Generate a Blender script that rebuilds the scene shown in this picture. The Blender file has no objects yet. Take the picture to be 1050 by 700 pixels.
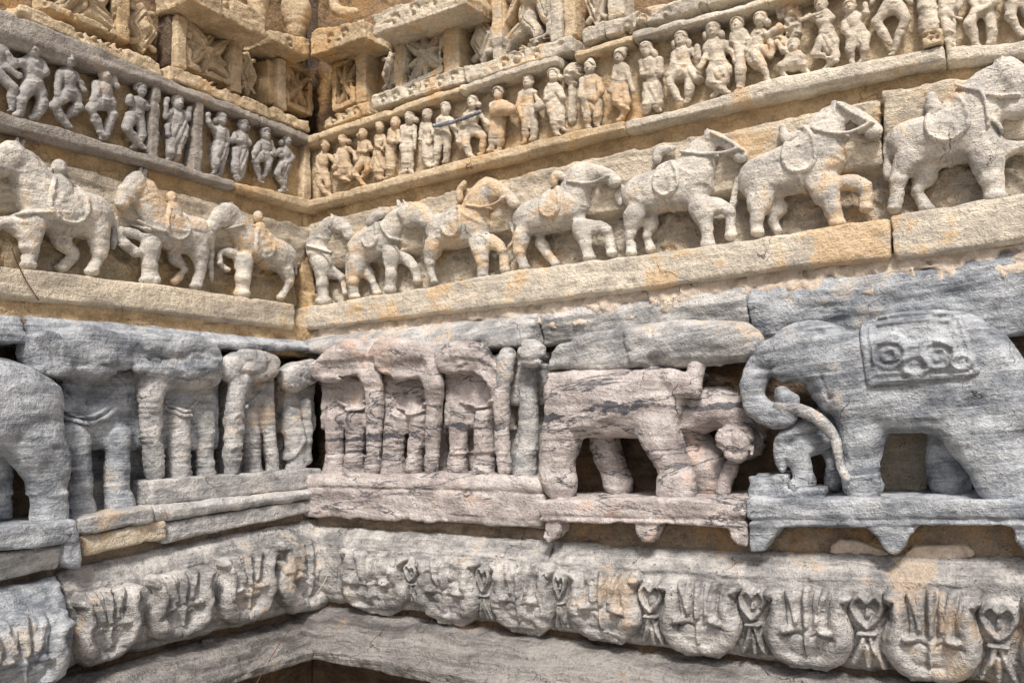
import bpy, math, zlib
import numpy as np
from mathutils import Matrix, Vector

f32 = np.float32
EYE = 1.55                                   # eye height above the courtyard floor
CAM = np.array([2.141, -2.100, EYE])         # the corner of the two walls is the Z axis
YAW, PITCH, ROLL, FPX = math.radians(31.5565), math.radians(5.697), math.radians(-1.902), 833.85

def cam_axes():
    f = np.array([-math.sin(YAW)*math.cos(PITCH), math.cos(YAW)*math.cos(PITCH), math.sin(PITCH)])
    r = np.cross(f, [0, 0, 1]); r /= np.linalg.norm(r); u = np.cross(r, f)
    return math.cos(ROLL)*r + math.sin(ROLL)*u, -math.sin(ROLL)*r + math.cos(ROLL)*u, f
RX, UY, FW = cam_axes()

def uz(side, px, py, w):
    """survey point of the photograph -> (u, z) on the wall plane standing w metres proud"""
    d = (px-525)/FPX*RX + (350-py)/FPX*UY + FW
    if side == 'R':
        t = (-w-CAM[1])/d[1]; p = CAM+t*d
        return p[0], p[2]
    t = (w-CAM[0])/d[0]; p = CAM+t*d
    return -p[1], p[2]
def mpp(side, px, py, w):
    a = uz(side, px, py, w); b = uz(side, px, py+8, w)
    return math.hypot(a[0]-b[0], a[1]-b[1])/8

# ------------------------------------------------------------------ materials
def mat_stone(name, dark, light, warm, warm_amt=.35, streak=.6, vein=0.0, speck=.5, bump=1.0, zs=34, pale=.35, tilt=0., seam=None):
    m = bpy.data.materials.new(name); m.use_nodes = True
    nt = m.node_tree; N = nt.nodes; L = nt.links
    bsdf = N['Principled BSDF']
    def nd(t, **k):
        n = N.new(t)
        for a, b in k.items():
            if a in n.inputs.keys(): n.inputs[a].default_value = b
            else: setattr(n, a, b)
        return n
    geo = nd('ShaderNodeNewGeometry')
    def mapped(s, off=(0, 0, 0)):
        mp = nd('ShaderNodeMapping'); mp.inputs['Scale'].default_value = s; mp.inputs['Location'].default_value = off
        L.new(geo.outputs['Position'], mp.inputs['Vector']); return mp.outputs['Vector']
    def noise(vec, scale, detail=6, rough=.6, dist=0):
        n = nd('ShaderNodeTexNoise', Scale=scale, Detail=detail, Roughness=rough, Distortion=dist)
        L.new(vec, n.inputs['Vector']); return n.outputs['Fac']
    def ramp(fac, a, b):
        n = nd('ShaderNodeMapRange', interpolation_type='SMOOTHSTEP'); n.inputs['From Min'].default_value = a; n.inputs['From Max'].default_value = b
        L.new(fac, n.inputs['Value']); return n.outputs['Result']
    def mix(fac, a, b, mode='MIX'):
        n = nd('ShaderNodeMix', data_type='RGBA', blend_type=mode)
        for s, v in ((0, fac), (6, a), (7, b)):
            if hasattr(v, 'is_output'): L.new(v, n.inputs[s])
            elif s == 0: n.inputs[0].default_value = v
            else: n.inputs[s].default_value = (*v, 1)
        return n.outputs[2]
    def mth(op, a, b=0.0):
        n = nd('ShaderNodeMath', operation=op)
        for i, v in enumerate((a, b)):
            if hasattr(v, 'is_output'): L.new(v, n.inputs[i])
            else: n.inputs[i].default_value = v
        return n.outputs[0]
    iso = mapped((1, 1, 1)); st = mapped((2.0, 2.0, zs)); st2 = mapped((5, 5, zs*4), (3, 1, 2))
    if tilt:                                              # beds of this stone run at a slant
        rt = nd('ShaderNodeVectorRotate', rotation_type='Y_AXIS'); rt.inputs['Angle'].default_value = tilt; L.new(geo.outputs['Position'], rt.inputs['Vector'])
        for l_ in (st, st2): L.new(rt.outputs[0], l_.node.inputs['Vector'])
    wob = noise(iso, 2.2, 4)
    stv = nd('ShaderNodeVectorMath', operation='ADD'); L.new(st, stv.inputs[0])
    cmb = nd('ShaderNodeCombineXYZ'); L.new(mth('MULTIPLY', wob, 4.5), cmb.inputs['Z']); L.new(cmb.outputs[0], stv.inputs[1])
    s1 = noise(stv.outputs[0], 1.0, 6, .72); s2 = noise(st2, 1.0, 4, .72)
    big = noise(iso, 3.0, 5, .62); med = noise(iso, 13, 6, .68); fine = noise(iso, 95, 3, .7); pit = noise(iso, 300, 2, .6)
    # lichen-grey and pale layers
    tone = mth('ADD', mth('MULTIPLY', s1, streak), mth('MULTIPLY', med, 1-streak))
    col = mix(ramp(tone, .38, .62), dark, light)
    col = mix(mth('MULTIPLY', ramp(s2, .52, .68), pale), col, tuple(min(1, c*1.18+.03) for c in light))
    # ochre weathering
    wmask = ramp(mth('ADD', mth('MULTIPLY', big, .52), mth('MULTIPLY', med, .48)), .64-.3*warm_amt, .70-.3*warm_amt)
    col = mix(mth('MULTIPLY', wmask, min(1.0, .20+warm_amt)), col, warm)
    rust = ramp(noise(mapped((1, 1, 1), (7, 3, 5)), 17, 5, .72), .63, .73)
    col = mix(mth('MULTIPLY', rust, .22+.30*warm_amt), col, tuple(c*.62 for c in warm))
    # dark growth and specks
    grime = ramp(noise(mapped((1, 1, 2.4), (2, 9, 4)), 22, 6, .78), .60, .72)
    col = mix(mth('MULTIPLY', ramp(s2, .46, .32), .32*streak), col, tuple(c*.55 for c in dark))
    col = mix(mth('MULTIPLY', grime, .8*speck), col, (.085, .078, .075))
    col = mix(mth('MULTIPLY', ramp(fine, .60, .68), .9*speck), col, (.07, .062, .055))
    # cracks
    dv = nd('ShaderNodeVectorMath', operation='ADD'); L.new(iso, dv.inputs[0])
    nz = nd('ShaderNodeTexNoise', Scale=6.0, Detail=5.0); L.new(iso, nz.inputs['Vector'])
    sc = nd('ShaderNodeVectorMath', operation='SCALE'); sc.inputs['Scale'].default_value = .22
    L.new(nz.outputs['Color'], sc.inputs[0]); L.new(sc.outputs[0], dv.inputs[1])
    vo = nd('ShaderNodeTexVoronoi', feature='DISTANCE_TO_EDGE', Scale=5.5)
    vm = nd('ShaderNodeMapping'); vm.inputs['Scale'].default_value = (.7, .7, 1.8); L.new(dv.outputs[0], vm.inputs['Vector']); L.new(vm.outputs[0], vo.inputs['Vector'])
    crack = mth('MULTIPLY', mth('SUBTRACT', 1.0, ramp(vo.outputs['Distance'], .0006, .0055)), ramp(noise(mapped((1, 1, 1), (1, 1, 8)), 4.5, 3), .50, .60))
    col = mix(mth('MULTIPLY', crack, .75), col, (.06, .045, .035))
    if vein > 0:
        vn = noise(mapped((1.3, 1.3, 5), (4, 4, 1)), 1.6, 7, .6, .6)
        band = mth('SUBTRACT', 1.0, ramp(mth('ABSOLUTE', mth('SUBTRACT', vn, .5)), .0, .016))
        col = mix(mth('MULTIPLY', band, vein), col, (.055, .06, .075))
    if seam:                                              # one long blue-black vein running through the bed
        sx = nd('ShaderNodeSeparateXYZ'); L.new(geo.outputs['Position'], sx.inputs[0])
        (xa, za), (xb, zb) = seam; k = (zb-za)/(xb-xa)
        wv = noise(iso, 3.2, 6, .62); th = noise(iso, 9, 3, .6)
        e = mth('SUBTRACT', sx.outputs['Z'], mth('ADD', mth('MULTIPLY', sx.outputs['X'], k), za-k*xa))
        e = mth('ABSOLUTE', mth('ADD', e, mth('MULTIPLY', mth('SUBTRACT', wv, .5), .14)))
        band = mth('SUBTRACT', 1.0, ramp(mth('SUBTRACT', e, mth('MULTIPLY', mth('SUBTRACT', th, .42), .05)), .0005, .004))
        col = mix(mth('MULTIPLY', band, mth('MULTIPLY', ramp(noise(iso, 12, 4, .7), .30, .52), .85)), col, (.06, .065, .085))
    gr = nd('ShaderNodeMix', data_type='RGBA', blend_type='MULTIPLY'); gr.inputs[0].default_value = 1
    gv = nd('ShaderNodeMapRange'); L.new(mth('ADD', mth('MULTIPLY', fine, .6), mth('MULTIPLY', pit, .4)), gv.inputs['Value'])
    for k_, v_ in (('From Min', .3), ('From Max', .7), ('To Min', .66), ('To Max', 1.30)): gv.inputs[k_].default_value = v_
    L.new(col, gr.inputs[6]); L.new(gv.outputs[0], gr.inputs[7]); col = gr.outputs[2]
    L.new(col, bsdf.inputs['Base Color'])
    bsdf.inputs['Roughness'].default_value = .88
    bsdf.inputs['Specular IOR Level'].default_value = .25
    h = mth('ADD', mth('ADD', mth('MULTIPLY', s2, .9*streak), mth('MULTIPLY', s1, .9*streak)), mth('ADD', mth('MULTIPLY', fine, 1.1), mth('MULTIPLY', pit, .40)))
    h = mth('SUBTRACT', h, mth('MULTIPLY', crack, .9)); h = mth('ADD', h, mth('MULTIPLY', med, 1.6))
    bp = nd('ShaderNodeBump', Strength=.75*bump, Distance=.009); L.new(h, bp.inputs['Height'])
    L.new(bp.outputs['Normal'], bsdf.inputs['Normal'])
    return m

OCHRE = (.50, .29, .125)
M = {
 'grey':   mat_stone('grey_layered_marble', (.17, .188, .217), (.60, .625, .655), (.58, .44, .29), .20, .48, .30, .62, .95, tilt=.07),
 'greyw':  mat_stone('grey_white_marble', (.27, .272, .28), (.70, .68, .655), (.62, .43, .25), .33, .46, .25, .72, .95, tilt=.10),
 'horse':  mat_stone('pale_horse_marble', (.45, .425, .39), (.82, .76, .67), (.70, .47, .25), .44, .42, .06, .75, .9),
 'slab':   mat_stone('cream_slab_marble', (.44, .385, .315), (.79, .685, .53), (.63, .41, .19), .38, .72, .05, .5, 1.0, 18),
 'ledge':  mat_stone('weathered_ledge_stone', (.46, .41, .345), (.83, .745, .61), (.68, .44, .21), .42, .42, .10, .5, .95),
 'taupe':  mat_stone('taupe_ledge_stone', (.24, .21, .185), (.43, .39, .345), (.52, .32, .16), .24, .5, 0, .45, .9),
 'ochre':  mat_stone('ochre_stone', (.42, .285, .155), (.71, .53, .32), (.56, .33, .14), .38, .35, 0, .45, 1.0, 10),
 'tan':    mat_stone('tan_stone', (.46, .35, .225), (.77, .62, .425), (.60, .36, .15), .40, .45, 0, .45, .9, 12),
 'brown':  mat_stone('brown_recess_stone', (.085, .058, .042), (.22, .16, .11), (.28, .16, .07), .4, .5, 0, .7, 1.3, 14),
 'brown2': mat_stone('mid_brown_stone', (.20, .13, .075), (.40, .28, .17), (.42, .24, .09), .45, .35, 0, .6, 1.1, 10),  # mid-brown stone for the back walls of the flower panels
 'pink':   mat_stone('pink_veined_marble', (.33, .285, .275), (.69, .63, .605), (.64, .42, .32), .34, .42, .85, .75, .95, tilt=-.12, seam=(uz('R', 340, 452, .11), uz('R', 690, 418, .13))),
 'figl':   mat_stone('grey_figure_stone', (.30, .285, .275), (.53, .505, .48), (.52, .34, .18), .26, .35, 0, .45, .7),
 'figr':   mat_stone('cream_figure_stone', (.47, .40, .32), (.78, .69, .565), (.60, .37, .17), .42, .3, 0, .42, .7),
 'figo':   mat_stone('ochre_figure_stone', (.45, .33, .21), (.70, .56, .40), (.58, .34, .15), .5, .3, 0, .4, .7),
 'dust':   mat_stone('dusty_joint_stone', (.20, .15, .11), (.46, .37, .28), (.44, .27, .13), .40, .5, 0, .8, 1.3, 14),
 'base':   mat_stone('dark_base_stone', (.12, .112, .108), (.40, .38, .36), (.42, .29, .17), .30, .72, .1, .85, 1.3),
 'rough':  mat_stone('rough_recess_stone', (.44, .385, .31), (.74, .65, .53), (.58, .36, .16), .42, .4, 0, .8, 1.5, 12),
 'rough2': mat_stone('ochre_recess_stone', (.42, .34, .23), (.70, .58, .41), (.56, .34, .14), .42, .4, 0, .7, 1.4, 12),
 'plaster': mat_stone('buff_mortar', (.55, .45, .36), (.72, .62, .52), (.58, .40, .24), .25, .3, 0, .3, .6),
 'lotus':  mat_stone('grey_lotus_marble', (.22, .216, .215), (.66, .635, .61), (.54, .37, .21), .30, .42, .25, .9, 1.05),
 'rust':   mat_stone('rusty_iron', (.10, .05, .03), (.20, .10, .06), (.22, .10, .04), .4, .3, 0, .3, .6),
 'floor':  mat_stone('courtyard_paving', (.28, .25, .21), (.42, .38, .32), (.42, .32, .2), .3, .2, 0, .4, .6),
}

# ------------------------------------------------------------------ signed-distance carving
def smin(a, b, k):
    if k <= 0: return np.minimum(a, b)
    h = np.maximum(k-np.abs(a-b), 0)/k
    return np.minimum(a, b)-h*h*k*.25
def smax(a, b, k): return -smin(-a, -b, k)

def lattice(n, h, s, rng, off):
    x = np.arange(n)*h/s+off
    i = np.floor(x).astype(int); t = (x-i); t = t*t*(3-2*t)
    return i, t.astype(f32)
def noise3(shape, h, scale, rng):
    ax = [lattice(n, h, s, rng, rng.random()) for n, s in zip(shape, scale)]
    g = rng.random([a[0].max()+2 for a in ax]).astype(f32)*2-1
    for k, (i, t) in enumerate(ax):
        sh = [1, 1, 1]; sh[k] = -1; t = t.reshape(sh)
        g = np.take(g, i, k)*(1-t)+np.take(g, i+1, k)*t
    return g

def seg2(U, Z, pts, closed=False):
    """2-D distance to a polyline"""
    d = None
    P = list(pts)+([pts[0]] if closed else [])
    for a, b in zip(P[:-1], P[1:]):
        ux, uy = b[0]-a[0], b[1]-a[1]; L2 = ux*ux+uy*uy+1e-12
        t = np.clip(((U-a[0])*ux+(Z-a[1])*uy)/L2, 0, 1)
        q = (U-a[0]-t*ux)**2+(Z-a[1]-t*uy)**2
        d = q if d is None else np.minimum(d, q)
    return np.sqrt(d)
def poly2(U, Z, pts):
    """2-D signed distance to a polygon (negative inside)"""
    d = seg2(U, Z, pts, True)
    ins = np.zeros(np.broadcast(U, Z).shape, bool)
    n = len(pts)
    for i in range(n):
        (x1, y1), (x2, y2) = pts[i], pts[(i+1) % n]
        if y1 == y2: continue
        ins ^= ((y1 > Z) != (y2 > Z)) & (U < (x2-x1)*(Z-y1)/(y2-y1)+x1)
    return np.where(ins, -d, d)
def spline(pts, n=5):
    """Catmull-Rom through tuples of any length"""
    P = [np.array(p, float) for p in pts]
    if len(P) < 3: return [tuple(p) for p in P]
    P = [2*P[0]-P[1]]+P+[2*P[-1]-P[-2]]
    out = []
    for i in range(1, len(P)-2):
        for j in range(n):
            t = j/n
            out.append(tuple(.5*((2*P[i])+(P[i+1]-P[i-1])*t+(2*P[i-1]-5*P[i]+4*P[i+1]-P[i+2])*t*t+(3*P[i]-P[i-1]-3*P[i+1]+P[i+2])*t**3)))
    out.append(tuple(P[-2])); return out

class Field:
    def __init__(s, lo, hi, h, key=''):
        s.h = h; s.lo = np.array(lo, float)-2*h
        n = np.ceil((np.array(hi, float)+2*h-s.lo)/h).astype(int)+1
        s.ax = [(s.lo[i]+np.arange(n[i])*h).astype(f32) for i in range(3)]
        s.d = np.full(n, .06, f32); s.rng = np.random.default_rng(zlib.crc32(str(key).encode()))
    @property
    def UZ(s): return s.ax[0][:, None], s.ax[1][None, :]
    @property
    def G(s): return s.ax[0][:, None, None], s.ax[1][None, :, None], s.ax[2][None, None, :]
    def sl(s, lo, hi):
        r = []
        for i in range(3):
            a = int(np.clip((lo[i]-s.lo[i])//s.h, 0, len(s.ax[i]))); b = int(np.clip((hi[i]-s.lo[i])//s.h+2, 0, len(s.ax[i])))
            r.append(slice(a, b))
        return tuple(r)
    def put(s, fn, lo, hi, k, sub=False):
        S = s.sl(np.array(lo)-k-2*s.h, np.array(hi)+k+2*s.h)
        if any(x.stop <= x.start for x in S): return
        v = fn(s.ax[0][S[0]][:, None, None], s.ax[1][S[1]][None, :, None], s.ax[2][S[2]][None, None, :]).astype(f32)
        s.d[S] = smax(s.d[S], -v, k) if sub else smin(s.d[S], v, k)
    def cap(s, p, q, r1, r2, k=.006, fw=1., sub=False):
        p = np.array(p, float); q = np.array(q, float); b = q-p; b[2] /= fw; L2 = (b*b).sum()+1e-12
        def fn(U, Z, W):
            x, y, z = U-p[0], Z-p[1], (W-p[2])/fw
            t = np.clip((x*b[0]+y*b[1]+z*b[2])/L2, 0, 1)
            return np.sqrt((x-t*b[0])**2+(y-t*b[1])**2+(z-t*b[2])**2)-(r1+(r2-r1)*t)
        r = max(r1, r2)
        s.put(fn, np.minimum(p, q)-r, np.maximum(p, q)+r, k, sub)
    def chain(s, pts, k=.006, fw=1., sub=False, n=4):
        P = spline(pts, n) if len(pts) > 2 else pts
        for a, b in zip(P[:-1], P[1:]): s.cap(a[:3], b[:3], a[3], b[3], k, fw, sub)
    def ell(s, c, r, k=.006, rot=0., sub=False):
        ca, sa = math.cos(rot), math.sin(rot)
        def fn(U, Z, W):
            x, y, z = U-c[0], Z-c[1], W-c[2]
            x, y = x*ca+y*sa, -x*sa+y*ca
            k0 = np.sqrt((x/r[0])**2+(y/r[1])**2+(z/r[2])**2)+1e-6
            k1 = np.sqrt((x/r[0]**2)**2+(y/r[1]**2)**2+(z/r[2]**2)**2)+1e-6
            return k0*(k0-1)/k1
        m = max(r[0], r[1]); e = np.array([m, m, r[2]])
        s.put(fn, np.array(c)-e, np.array(c)+e, k, sub)
    def prism(s, pts, w0, w1, k=.004, rd=.003, sub=False):
        P = np.array(pts)
        def fn(U, Z, W):
            d2 = poly2(U[:, :, 0], Z[:, :, 0], pts)[:, :, None]
            return smax(smax(d2, W-w1, rd), w0-W, 0)
        s.put(fn, (P[:, 0].min(), P[:, 1].min(), w0), (P[:, 0].max(), P[:, 1].max(), w1), k, sub)
    def emboss(s, pts, width, height, closed=False):
        P = np.array(pts); m = 3*width
        S = s.sl((P[:, 0].min()-m, P[:, 1].min()-m, -9), (P[:, 0].max()+m, P[:, 1].max()+m, 9))
        if any(x.stop <= x.start for x in S): return
        d2 = seg2(s.ax[0][S[0]][:, None], s.ax[1][S[1]][None, :], pts, closed)
        s.d[S] -= (height*np.exp(-(d2/width)**2)).astype(f32)[:, :, None]
    def bead(s, c, r, height): s.emboss([c, (c[0]+1e-4, c[1])], r, height)
    def front(s, wmax, k=.012): s.d = smax(s.d, np.broadcast_to(s.G[2]-f32(wmax), s.d.shape), k)
    def back(s, wmin): s.d = np.maximum(s.d, f32(wmin)-s.G[2])
    def wear(s, big=.003, small=.0012, stri=.001, chip=0.):
        sh, h = s.d.shape, s.h
        if big: s.d += big*noise3(sh, h, (.045, .035, .045), s.rng)
        if small: s.d += small*noise3(sh, h, (.011, .011, .011), s.rng)
        if stri: s.d += stri*noise3(sh, h, (.07, .0075, .05), s.rng)
        if chip: s.d += chip*np.maximum(noise3(sh, h, (.03, .022, .03), s.rng)-.45, 0)*2
    def shell(s, region, t, key=''):
        """a raised layer t thick over the carved surface, kept to region (2-D signed field, negative inside)"""
        g = object.__new__(Field); g.h, g.lo, g.ax, g.rng = s.h, s.lo, s.ax, np.random.default_rng(zlib.crc32(str(key).encode()))
        tt = np.asarray(t, f32); tt = tt[:, :, None] if tt.ndim == 2 else tt
        g.d = np.maximum(np.maximum(s.d-tt, -(s.d+2.2*s.h)), region.astype(f32)[:, :, None]); return g
    def nets(s):
        d = s.d
        for i in range(3):
            sl = [slice(None)]*3
            sl[i] = 0; d[tuple(sl)] = .01
            sl[i] = -1; d[tuple(sl)] = .01
        ins = d < 0
        n = np.array(d.shape)-1
        cnt = np.zeros(n, np.int8)
        for a in (0, 1):
            for b in (0, 1):
                for c in (0, 1): cnt += ins[a:a+n[0], b:b+n[1], c:c+n[2]]
        act = (cnt > 0) & (cnt < 8)
        I = np.argwhere(act)
        idx = np.full(n, -1, np.int32); idx[act] = np.arange(len(I))
        acc = np.zeros((len(I), 3)); num = np.zeros(len(I))
        for ax in range(3):
            o = [x for x in range(3) if x != ax]
            for a in (0, 1):
                for b in (0, 1):
                    A = I.copy(); A[:, o[0]] += a; A[:, o[1]] += b
                    B = A.copy(); B[:, ax] += 1
                    va, vb = d[tuple(A.T)], d[tuple(B.T)]
                    m = (va < 0) != (vb < 0)
                    t = va[m]/(va[m]-vb[m])
                    p = A[m].astype(float); p[:, ax] += t
                    acc[m] += p; num[m] += 1
        V = acc/np.maximum(num, 1)[:, None]*s.h+s.lo
        Fs = []
        for ax in range(3):
            o = [(ax+1) % 3, (ax+2) % 3]
            sa = [slice(None)]*3; sb = [slice(None)]*3
            sa[ax] = slice(0, -1); sb[ax] = slice(1, None)
            for q in o: sa[q] = slice(1, -1); sb[q] = slice(1, -1)
            A, B = ins[tuple(sa)], ins[tuple(sb)]
            E = np.argwhere(A != B)
            if not len(E): continue
            for q in o: E[:, q] += 1
            fl = ins[tuple(E.T)]
            def cell(da, db):
                C = E.copy(); C[:, o[0]] -= da; C[:, o[1]] -= db; return idx[tuple(C.T)]
            q = np.stack([cell(1, 1), cell(0, 1), cell(0, 0), cell(1, 0)], 1)
            q[~fl] = q[~fl][:, ::-1]
            Fs.append(q)
        return V, (np.concatenate(Fs) if Fs else np.zeros((0, 4), int))

COL = bpy.context.scene.collection
def drop_crumbs(V, Fc, only=False):
    lab = np.arange(len(V))
    while True:
        m = lab[Fc].min(1); new = lab.copy()
        for k in range(4): np.minimum.at(new, Fc[:, k], m)
        new = new[new]; new = new[new]
        if (new == lab).all(): break
        lab = new
    ids, cnt = np.unique(lab, return_counts=True)
    if len(ids) == 1: return V, Fc
    keep = lab == ids[cnt.argmax()]
    ren = np.cumsum(keep)-1
    return V[keep], ren[Fc[keep[Fc[:, 0]]]]
def to_world(side, V):
    if side == 'R': return np.stack([V[:, 0], -V[:, 2], V[:, 1]], 1)
    return np.stack([V[:, 2], -V[:, 0], V[:, 1]], 1)
def base_of(side, V):
    return (float((V[:, 0].min()+V[:, 0].max())/2), float(V[:, 1].min()), float(V[:, 2].min()))
def tag(o, label=None, cat=None, group=None, kind=None):
    for k, v in (('label', label), ('category', cat), ('group', group), ('kind', kind)):
        if v: o[k] = v
    return o
def link_mesh(name, verts, faces, mat, loc=(0, 0, 0), parent=None, smooth=True):
    me = bpy.data.meshes.new(name)
    me.vertices.add(len(verts)); me.vertices.foreach_set('co', np.asarray(verts, f32).ravel())
    faces = np.asarray(faces, np.int32)
    me.loops.add(faces.size); me.loops.foreach_set('vertex_index', faces.ravel())
    me.polygons.add(len(faces)); me.polygons.foreach_set('loop_start', np.arange(0, faces.size, faces.shape[1], dtype=np.int32))
    me.polygons.foreach_set('use_smooth', np.full(len(faces), smooth))
    me.update(calc_edges=True)
    me.materials.append(M[mat] if isinstance(mat, str) else mat)
    o = bpy.data.objects.new(name, me); COL.objects.link(o)
    if parent is not None: o.parent = parent
    else: o.location = loc
    return o
def build(name, side, field, mat, parent=None):
    """mesh a carved field; a top-level mesh gets its origin at its base"""
    V, Fc = field.nets()
    if not len(V): return None
    V, Fc = drop_crumbs(V, Fc)
    W = to_world(side, V)
    if side == 'L': Fc = Fc[:, ::-1]
    if parent is None: b = to_world(side, np.array([base_of(side, V)]))[0]
    else: b = np.array(parent.location)
    return link_mesh(name, W-b, Fc, mat, b, parent)
def thing(name, side, u, z, w, label, cat, group=None):
    o = bpy.data.objects.new(name, None); COL.objects.link(o); o.empty_display_size = .05
    o.location = to_world(side, np.array([[u, z, w]]))[0]
    return tag(o, label, cat, group)

# ------------------------------------------------------------------ courses of stone
def line(side, pts, w):
    P = sorted(uz(side, x, y, w) for x, y in pts); P = np.array(P)
    def f(u):
        r = np.interp(u, P[:, 0], P[:, 1])
        if len(P) > 1:
            s0 = (P[1, 1]-P[0, 1])/(P[1, 0]-P[0, 0]); s1 = (P[-1, 1]-P[-2, 1])/(P[-1, 0]-P[-2, 0])
            r = np.where(u < P[0, 0], P[0, 1]+.3*s0*(u-P[0, 0]), r); r = np.where(u > P[-1, 0], P[-1, 1]+.3*s1*(u-P[-1, 0]), r)
        return r
    return f
def course(name, side, top, bot, u0, u1, prof, wb, mat, label, cat, h=.006, rd=.008, wear=(.003, .0014, .0012, .004), extra=None, key=None, group=None):
    """one stone of a course: top/bot are z(u) lines, prof [(t, w)] its face from bottom (t=0) to top"""
    us = np.linspace(u0, u1, 20)
    z0, z1 = float(bot(us).min()), float(top(us).max())
    wm = max(p[1] for p in prof)
    F = Field((u0, z0, wb), (u1, z1, wm+.02), h, key or label)
    U, Z, W = F.G
    ub, zz = F.UZ
    zt, zb = top(ub), bot(ub)
    t = (zz-zb)/(zt-zb)
    wf = np.interp(t, [p[0] for p in prof], [p[1] for p in prof])
    d2 = smax(smax(zz-zt, zb-zz, rd), smax(u0-ub, ub-u1, 0), rd)
    F.d = smax(np.broadcast_to(d2[:, :, None], F.d.shape), np.broadcast_to(W-wf[:, :, None], F.d.shape), rd).astype(f32)
    F.d = np.maximum(F.d, wb-W)
    if extra: extra(F)
    F.wear(*wear)
    o = build(name, side, F, mat)
    return tag(o, label, cat, group)
def uat(side, px, py, w): return uz(side, px, py, w)[0]

# --- survey lines (photo pixels on the face of each course)
UR, UL = 2.75, 1.75
R_lip_t = line('R', [(318, 137), (467, 88), (573, 55), (646, 33), (760, 4)], .055)
R_lip_b = line('R', [(318, 148), (467, 97), (573, 65), (646, 43), (760, 14)], .055)
R_fl_t = line('R', [(325, 202), (473, 163), (600, 131), (691, 112), (800, 78), (968, 46), (1050, 38)], .06)
R_fl_b = line('R', [(322, 213), (473, 176), (600, 144), (850, 88), (968, 64), (1050, 57)], .06)
R_hl_t = line('R', [(327, 311.7), (440, 293), (533, 275), (650, 262), (731, 250), (850, 232), (911, 223), (1028, 203.6)], .075)
R_hl_b = line('R', [(327, 336.7), (440, 323), (533, 313), (650, 298), (800, 277), (912, 266), (1050, 244.6)], .075)
R_eb_t = line('R', [(320, 486), (431, 486), (556, 489)], .15)
R_eb_b = line('R', [(320, 530), (441, 535), (556, 543)], .15)
R_eb2_t = line('R', [(558, 512), (763, 511), (1050, 512)], .185)
R_eb2_b = line('R', [(558, 535), (763, 540), (1050, 540)], .185)
R_lo_t = line('R', [(345, 541), (560, 556), (760, 566), (1050, 572)], .13)
R_lo_b = line('R', [(351, 623), (403, 630), (540, 648), (663, 668), (810, 684.6), (929, 697), (1050, 712)], .17)
R_bm_t = line('R', [(345, 634), (540, 662), (810, 700), (1050, 730)], .17)
R_bm_b = line('R', [(321, 680), (409, 698), (560, 728), (800, 770)], .27)
L_lip_t = line('L', [(0, 8), (100, 47), (167, 78), (240, 107), (318, 137)], .055)
L_lip_b = line('L', [(0, 42), (60, 62), (160, 88), (240, 117), (318, 148)], .055)
L_fl_t = line('L', [(0, 113), (133, 152), (250, 188), (315, 203)], .06)
L_fl_b = line('L', [(0, 132), (167, 173), (250, 197), (315, 216)], .06)
L_hl_t = line('L', [(0, 272.7), (100, 283), (207, 297), (307, 312)], .075)
L_hl_b = line('L', [(0, 305), (133, 318), (230, 330), (307, 338)], .075)
L_lo_t = line('L', [(70, 585), (180, 560), (317, 534)], .13)
L_lo_b = line('L', [(70, 692), (233, 650), (343, 623)], .17)
L_bm_t = line('L', [(70, 706), (233, 661), (343, 634)], .17)
L_bm_b = line('L', [(200, 716), (300, 686), (321, 680)], .27)
def shift(f, dz): return lambda u: f(u)+dz
def const(z): return lambda u: np.full(np.shape(u), z)+0*u

# ------------------------------------------------------------------ the two walls behind everything and the floor
def boxmesh(name, lo, hi, mat):
    x0, y0, z0 = lo; x1, y1, z1 = hi
    v = [(x0, y0, z0), (x1, y0, z0), (x1, y1, z0), (x0, y1, z0), (x0, y0, z1), (x1, y0, z1), (x1, y1, z1), (x0, y1, z1)]
    f = [(0, 3, 2, 1), (4, 5, 6, 7), (0, 1, 5, 4), (1, 2, 6, 5), (2, 3, 7, 6), (3, 0, 4, 7)]
    b = np.array(((x0+x1)/2, (y0+y1)/2, z0))
    return link_mesh(name, np.array(v)-b, f, mat, b, smooth=False)
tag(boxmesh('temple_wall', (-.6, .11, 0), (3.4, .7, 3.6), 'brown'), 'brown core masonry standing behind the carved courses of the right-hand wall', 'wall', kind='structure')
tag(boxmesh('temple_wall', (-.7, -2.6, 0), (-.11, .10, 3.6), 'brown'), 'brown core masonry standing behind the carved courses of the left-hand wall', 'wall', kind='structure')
tag(boxmesh('courtyard_ground', (-2, -14, -.2), (16, 2, 0), 'floor'), 'stone paved courtyard ground in front of the walls', 'ground', kind='structure')
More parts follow.
